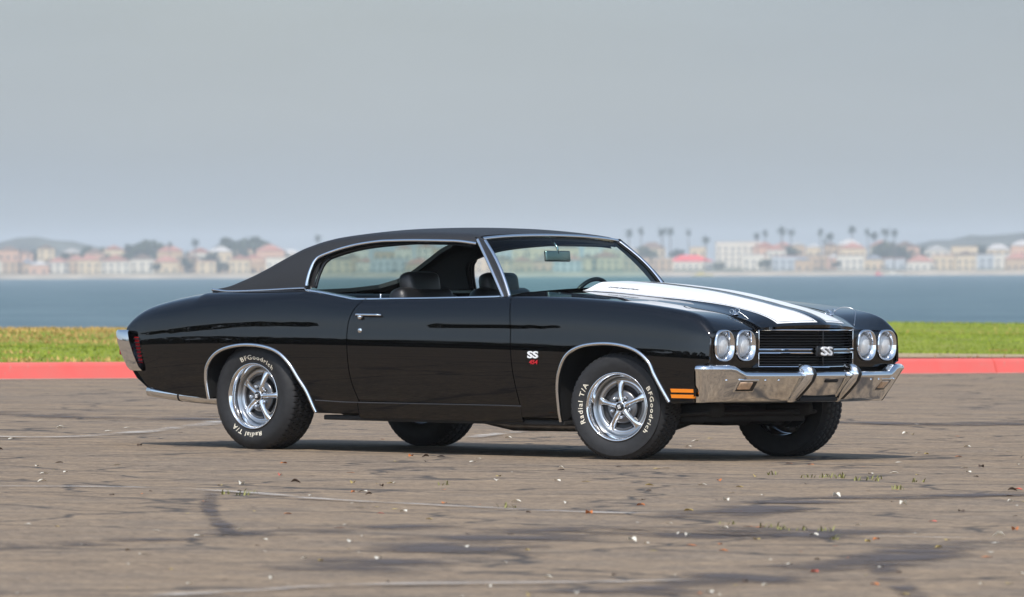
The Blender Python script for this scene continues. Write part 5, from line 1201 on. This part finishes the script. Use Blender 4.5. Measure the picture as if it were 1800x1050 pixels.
def tree_proto(seed, h, spread, nleaf, size, mat):
    rs = random.Random(seed); e = empty('shade_tree'); mb = MB()
    top = h*0.55; tr = [(0, 0, -0.3), (rs.uniform(-.2, .2), rs.uniform(-.2, .2), h*0.25), (rs.uniform(-.4, .4), rs.uniform(-.4, .4), top)]
    mb.tube(tr, [h*0.030, h*0.022, h*0.012], 8); blobs = []
    for k in range(9):
        a = k*2.4 + rs.random(); rr_ = spread*rs.uniform(0.25, 0.75); z = h*rs.uniform(0.42, 0.85); q = (rr_*math.cos(a), rr_*math.sin(a), z); blobs.append((*q, spread*rs.uniform(0.28, 0.45)))
        mb.tube([(0, 0, h*rs.uniform(0.22, 0.4)), (q[0]*0.5, q[1]*0.5, q[2]*0.8), q], [h*0.012, h*0.008, h*0.004], 6)
    mb.build('trunk', M_['bark'], e); V, F_ = leaf_cloud(blobs, nleaf, size, seed); mesh_obj('crown', V, F_, mat, e, False); return e
def palm_proto(seed, h):
    rs = random.Random(seed); e = empty('palm_tree'); mb = MB(); bx, by = rs.uniform(-.5, .5), rs.uniform(-.5, .5)
    mb.tube([(0, 0, -0.3), (bx*0.3, by*0.3, h*0.4), (bx, by, h)], [0.26, 0.20, 0.17], 8); mb.build('trunk', M_['bark'], e); V = []; F_ = []
    for k in range(30):
        a = rs.uniform(0, 6.28); el = rs.uniform(-0.7, 1.25); L = rs.uniform(1.5, 2.1); p = Vector((bx, by, h)); d = Vector((math.cos(a)*math.cos(el), math.sin(a)*math.cos(el), math.sin(el))); pr = None
        for i in range(6):
            sd_ = Vector((-math.sin(a), math.cos(a), 0))*(0.30*math.sin(math.pi*(0.12 + 0.8*i/5))); V += [tuple(p - sd_ + Vector((0, 0, -0.12))), tuple(p), tuple(p + sd_ + Vector((0, 0, -0.12)))]
            b0 = len(V) - 3
            if i: F_ += [(b0-3, b0-2, b0+1, b0), (b0-2, b0-1, b0+2, b0+1)]
            p = p + d*L/5; d = (d + Vector((0, 0, -0.26))).normalized()
    mesh_obj('fronds', V, F_, LEAF[2], e, False); return e
protos = [tree_proto(1, 8.5, 4.2, 900, 0.42, LEAF[0]), tree_proto(2, 7.0, 5.0, 900, 0.45, LEAF[1]), tree_proto(3, 10.5, 4.6, 1000, 0.45, LEAF[2])]
palms = [palm_proto(4, 12.0), palm_proto(5, 15.0), palm_proto(6, 10.0)]
used = set()
def plant(proto, M, label, cat, group):
    o = proto if proto.name not in used else copy_tree(proto); used.add(proto.name); o.matrix_basis = M; tag(o, label, cat, group); return o
def far_plant(proto, px_, back, sc_, label, cat, group):
    back = back*FS; sc_ = sc_*FS; lat = (px_ - 900)*(SH + back)/FPX
    plant(proto, Matrix.Translation(wp(lat, SH + back, land_h(lat, back) - 0.2)) @ Matrix.Rotation(rh_.uniform(0, 6.28), 4, 'Z') @ Matrix.Scale(sc_, 4), label, cat, group)
for i, (px_, top) in enumerate([(1105, 410), (1128, 408), (1166, 410), (1178, 412), (1211, 414), (1240, 424), (1332, 419), (1346, 415), (1376, 412), (1392, 415), (1442, 410), (1460, 420), (1496, 408), (1526, 414), (1556, 414), (1571, 412), (1451, 430), (1538, 420), (560, 418), (470, 428), (345, 424), (300, 430)]):
    hgt = (486 - top)/4.5; k = i % 3; far_plant(palms[k], px_, 50 + 17*(i % 5), hgt/(12.0, 15.0, 10.0)[k]*0.93, '%s palm %s on the far shore' % (('slim', 'very tall', 'short')[k], landmark(px_)), 'palm tree', 'palms on the far shore')
for i, (px_, hgt, back) in enumerate([(240, 13, 130), (262, 14, 130), (225, 9.5, 60), (290, 9, 120), (340, 9, 130), (372, 10, 60), (408, 16.5, 130), (442, 15.5, 130), (424, 12, 90), (330, 7.5, 35), (205, 8, 70), (150, 10, 110), (120, 9, 130), (175, 11, 120), (60, 10, 130), (20, 9, 100), (490, 9, 110), (520, 8, 120), (1150, 8, 40), (1130, 9.5, 110), (1190, 9, 120), (1370, 8, 90), (1385, 9, 110), (1430, 7, 120), (1545, 10, 60), (1560, 12, 70), (1578, 11, 60), (1590, 9, 90), (1345, 5, 35), (1420, 5, 30), (1470, 4.5, 30), (1640, 9, 110), (1690, 10, 120), (1730, 11, 120), (1770, 10, 130), (1800, 9, 110), (1620, 7, 60), (1265, 4, 30), (1660, 6, 60), (1100, 7, 80), (95, 6, 50), (-60, 10, 110), (1870, 10, 120), (-120, 9, 100), (1930, 9, 120), (275, 5, 28), (392, 5, 30)]):
    k = i % 3; far_plant(protos[k], px_, back, hgt/(8.5, 7.0, 10.5)[k]*0.92, '%s tree %s, %s' % (('rounded dark green', 'wide spreading green', 'tall dense green')[k], 'behind the houses' if back > 75 else 'between the houses', landmark(px_)), 'tree', 'broad trees on the far shore')
# small marks at the far water line
def boat(px_, L, mat, label):
    lat = (px_ - 900)*(SH - 30)/FPX; e = empty('moored_boat', Matrix.Translation(wp(lat, SH - 30, WZ)) @ Matrix.Rotation(math.atan2(rgt.y, rgt.x), 4, 'Z')); tag(e, label, 'boat')
    mb = MB(); rows = [[(x*L, y*wd, z) for y, z in ((0, -0.2), (0.5, 0.1), (0.6, 0.9), (-0.6, 0.9), (-0.5, 0.1), (0, -0.2))] for x, wd in ((-0.5, 1.4), (0.0, 1.7), (0.3, 1.2), (0.5, 0.1))]; mb.grid(rows); mb.build('hull', mat, e, False)
    mb = MB(); mb.box((-0.1*L, 0, 1.5), (L*0.4, 1.6, 1.3), taper=0.8); mb.build('cabin', mat, e, False)
    mb = MB(); mb.tube([(0, 0, 1), (0, 0, 7.2)], 0.1, 6); mb.build('mast', mat, e)
boat(1571, 10, walls[1], 'small white boat with a mast moored off the far shore'); boat(1545, 5, roofs[4], 'small red boat moored off the far shore')
boat(1235, 13, pmat('yellow_hull', (0.55, 0.42, 0.12), rough=0.6), 'long low yellowish boat at the far waterline below the red roof')

# trees behind the camera: they show as the dark line in the car's flank
for i, (az, dist, k, s_) in enumerate([(-118, 150, 0, 1.0), (-123, 165, 1, 1.1), (-126.5, 140, 2, 0.9), (-130, 175, 0, 1.2), (-133, 150, 1, 1.0), (-136, 165, 2, 1.0), (-139, 150, 0, 0.9), (-143, 160, 1, 1.1), (-147, 150, 0, 1.0), (-112, 160, 1, 1.0), (-106, 150, 0, 1.1), (-152, 160, 2, 1.0), (-158, 170, 1, 1.2), (-100, 170, 0, 1.0)]):
    p = Vector((dist*math.cos(R(az)), dist*math.sin(R(az)), 0))
    plant(protos[k], LOT @ Matrix.Translation(p) @ Matrix.Rotation(i*1.3, 4, 'Z') @ Matrix.Scale(s_*1.35, 4), 'shade tree at the back edge of the parking lot, mirrored in the car door', 'tree', 'trees behind the photographer')

hb = empty('hedge'); rsb = random.Random(9)  # unseen hedge row, added so the dark streak mirrored in the flank is solid
V, F_ = leaf_cloud([(rsb.uniform(-5, 5), rsb.uniform(-0.7, 0.7), rsb.uniform(0.6, 3.4), rsb.uniform(1.0, 1.7)) for _ in range(34)], 4200, 0.34, 77); mesh_obj('foliage', V, F_, LEAF[0], hb, False)
mb = MB()
for k in range(7): mb.tube([(-4.5 + 1.5*k, 0, -0.2), (-4.5 + 1.5*k, 0.1, 2.2)], [0.09, 0.04], 6)
mb.build('stems', M_['bark'], hb)
for i in range(15):
    az = -103 - 4.0*i; p = Vector((140*math.cos(R(az)), 140*math.sin(R(az)), 0))
    plant(hb, LOT @ Matrix.Translation(p) @ Matrix.Rotation(R(az + 90), 4, 'Z') @ Matrix.Scale(1.0 + 0.12*math.sin(i*2.1), 4), 'unseen dense hedge section, added to fill the dark line mirrored in the car door', 'hedge', 'added hedge behind the photographer')

# ------------------------------------------------------------------ haze over the bay
m = bpy.data.materials.new('haze'); m.use_nodes = True; t = m.node_tree; t.nodes.clear(); o_ = t.nodes.new('ShaderNodeOutputMaterial'); pv = t.nodes.new('ShaderNodeVolumePrincipled')
pv.inputs['Color'].default_value = (0.90, 0.93, 0.955, 1); pv.inputs['Density'].default_value = 0.000118; pv.inputs['Anisotropy'].default_value = 0.0; t.links.new(pv.outputs[0], o_.inputs['Volume'])
mb = MB(); mb.box((0, 0, 0), (16000, 16000, 75)); hz = mb.build('haze', m, None, False, Matrix.Translation((0, 0, 21))); tag(hz, 'thin pale haze over the bay', None, None, 'stuff')
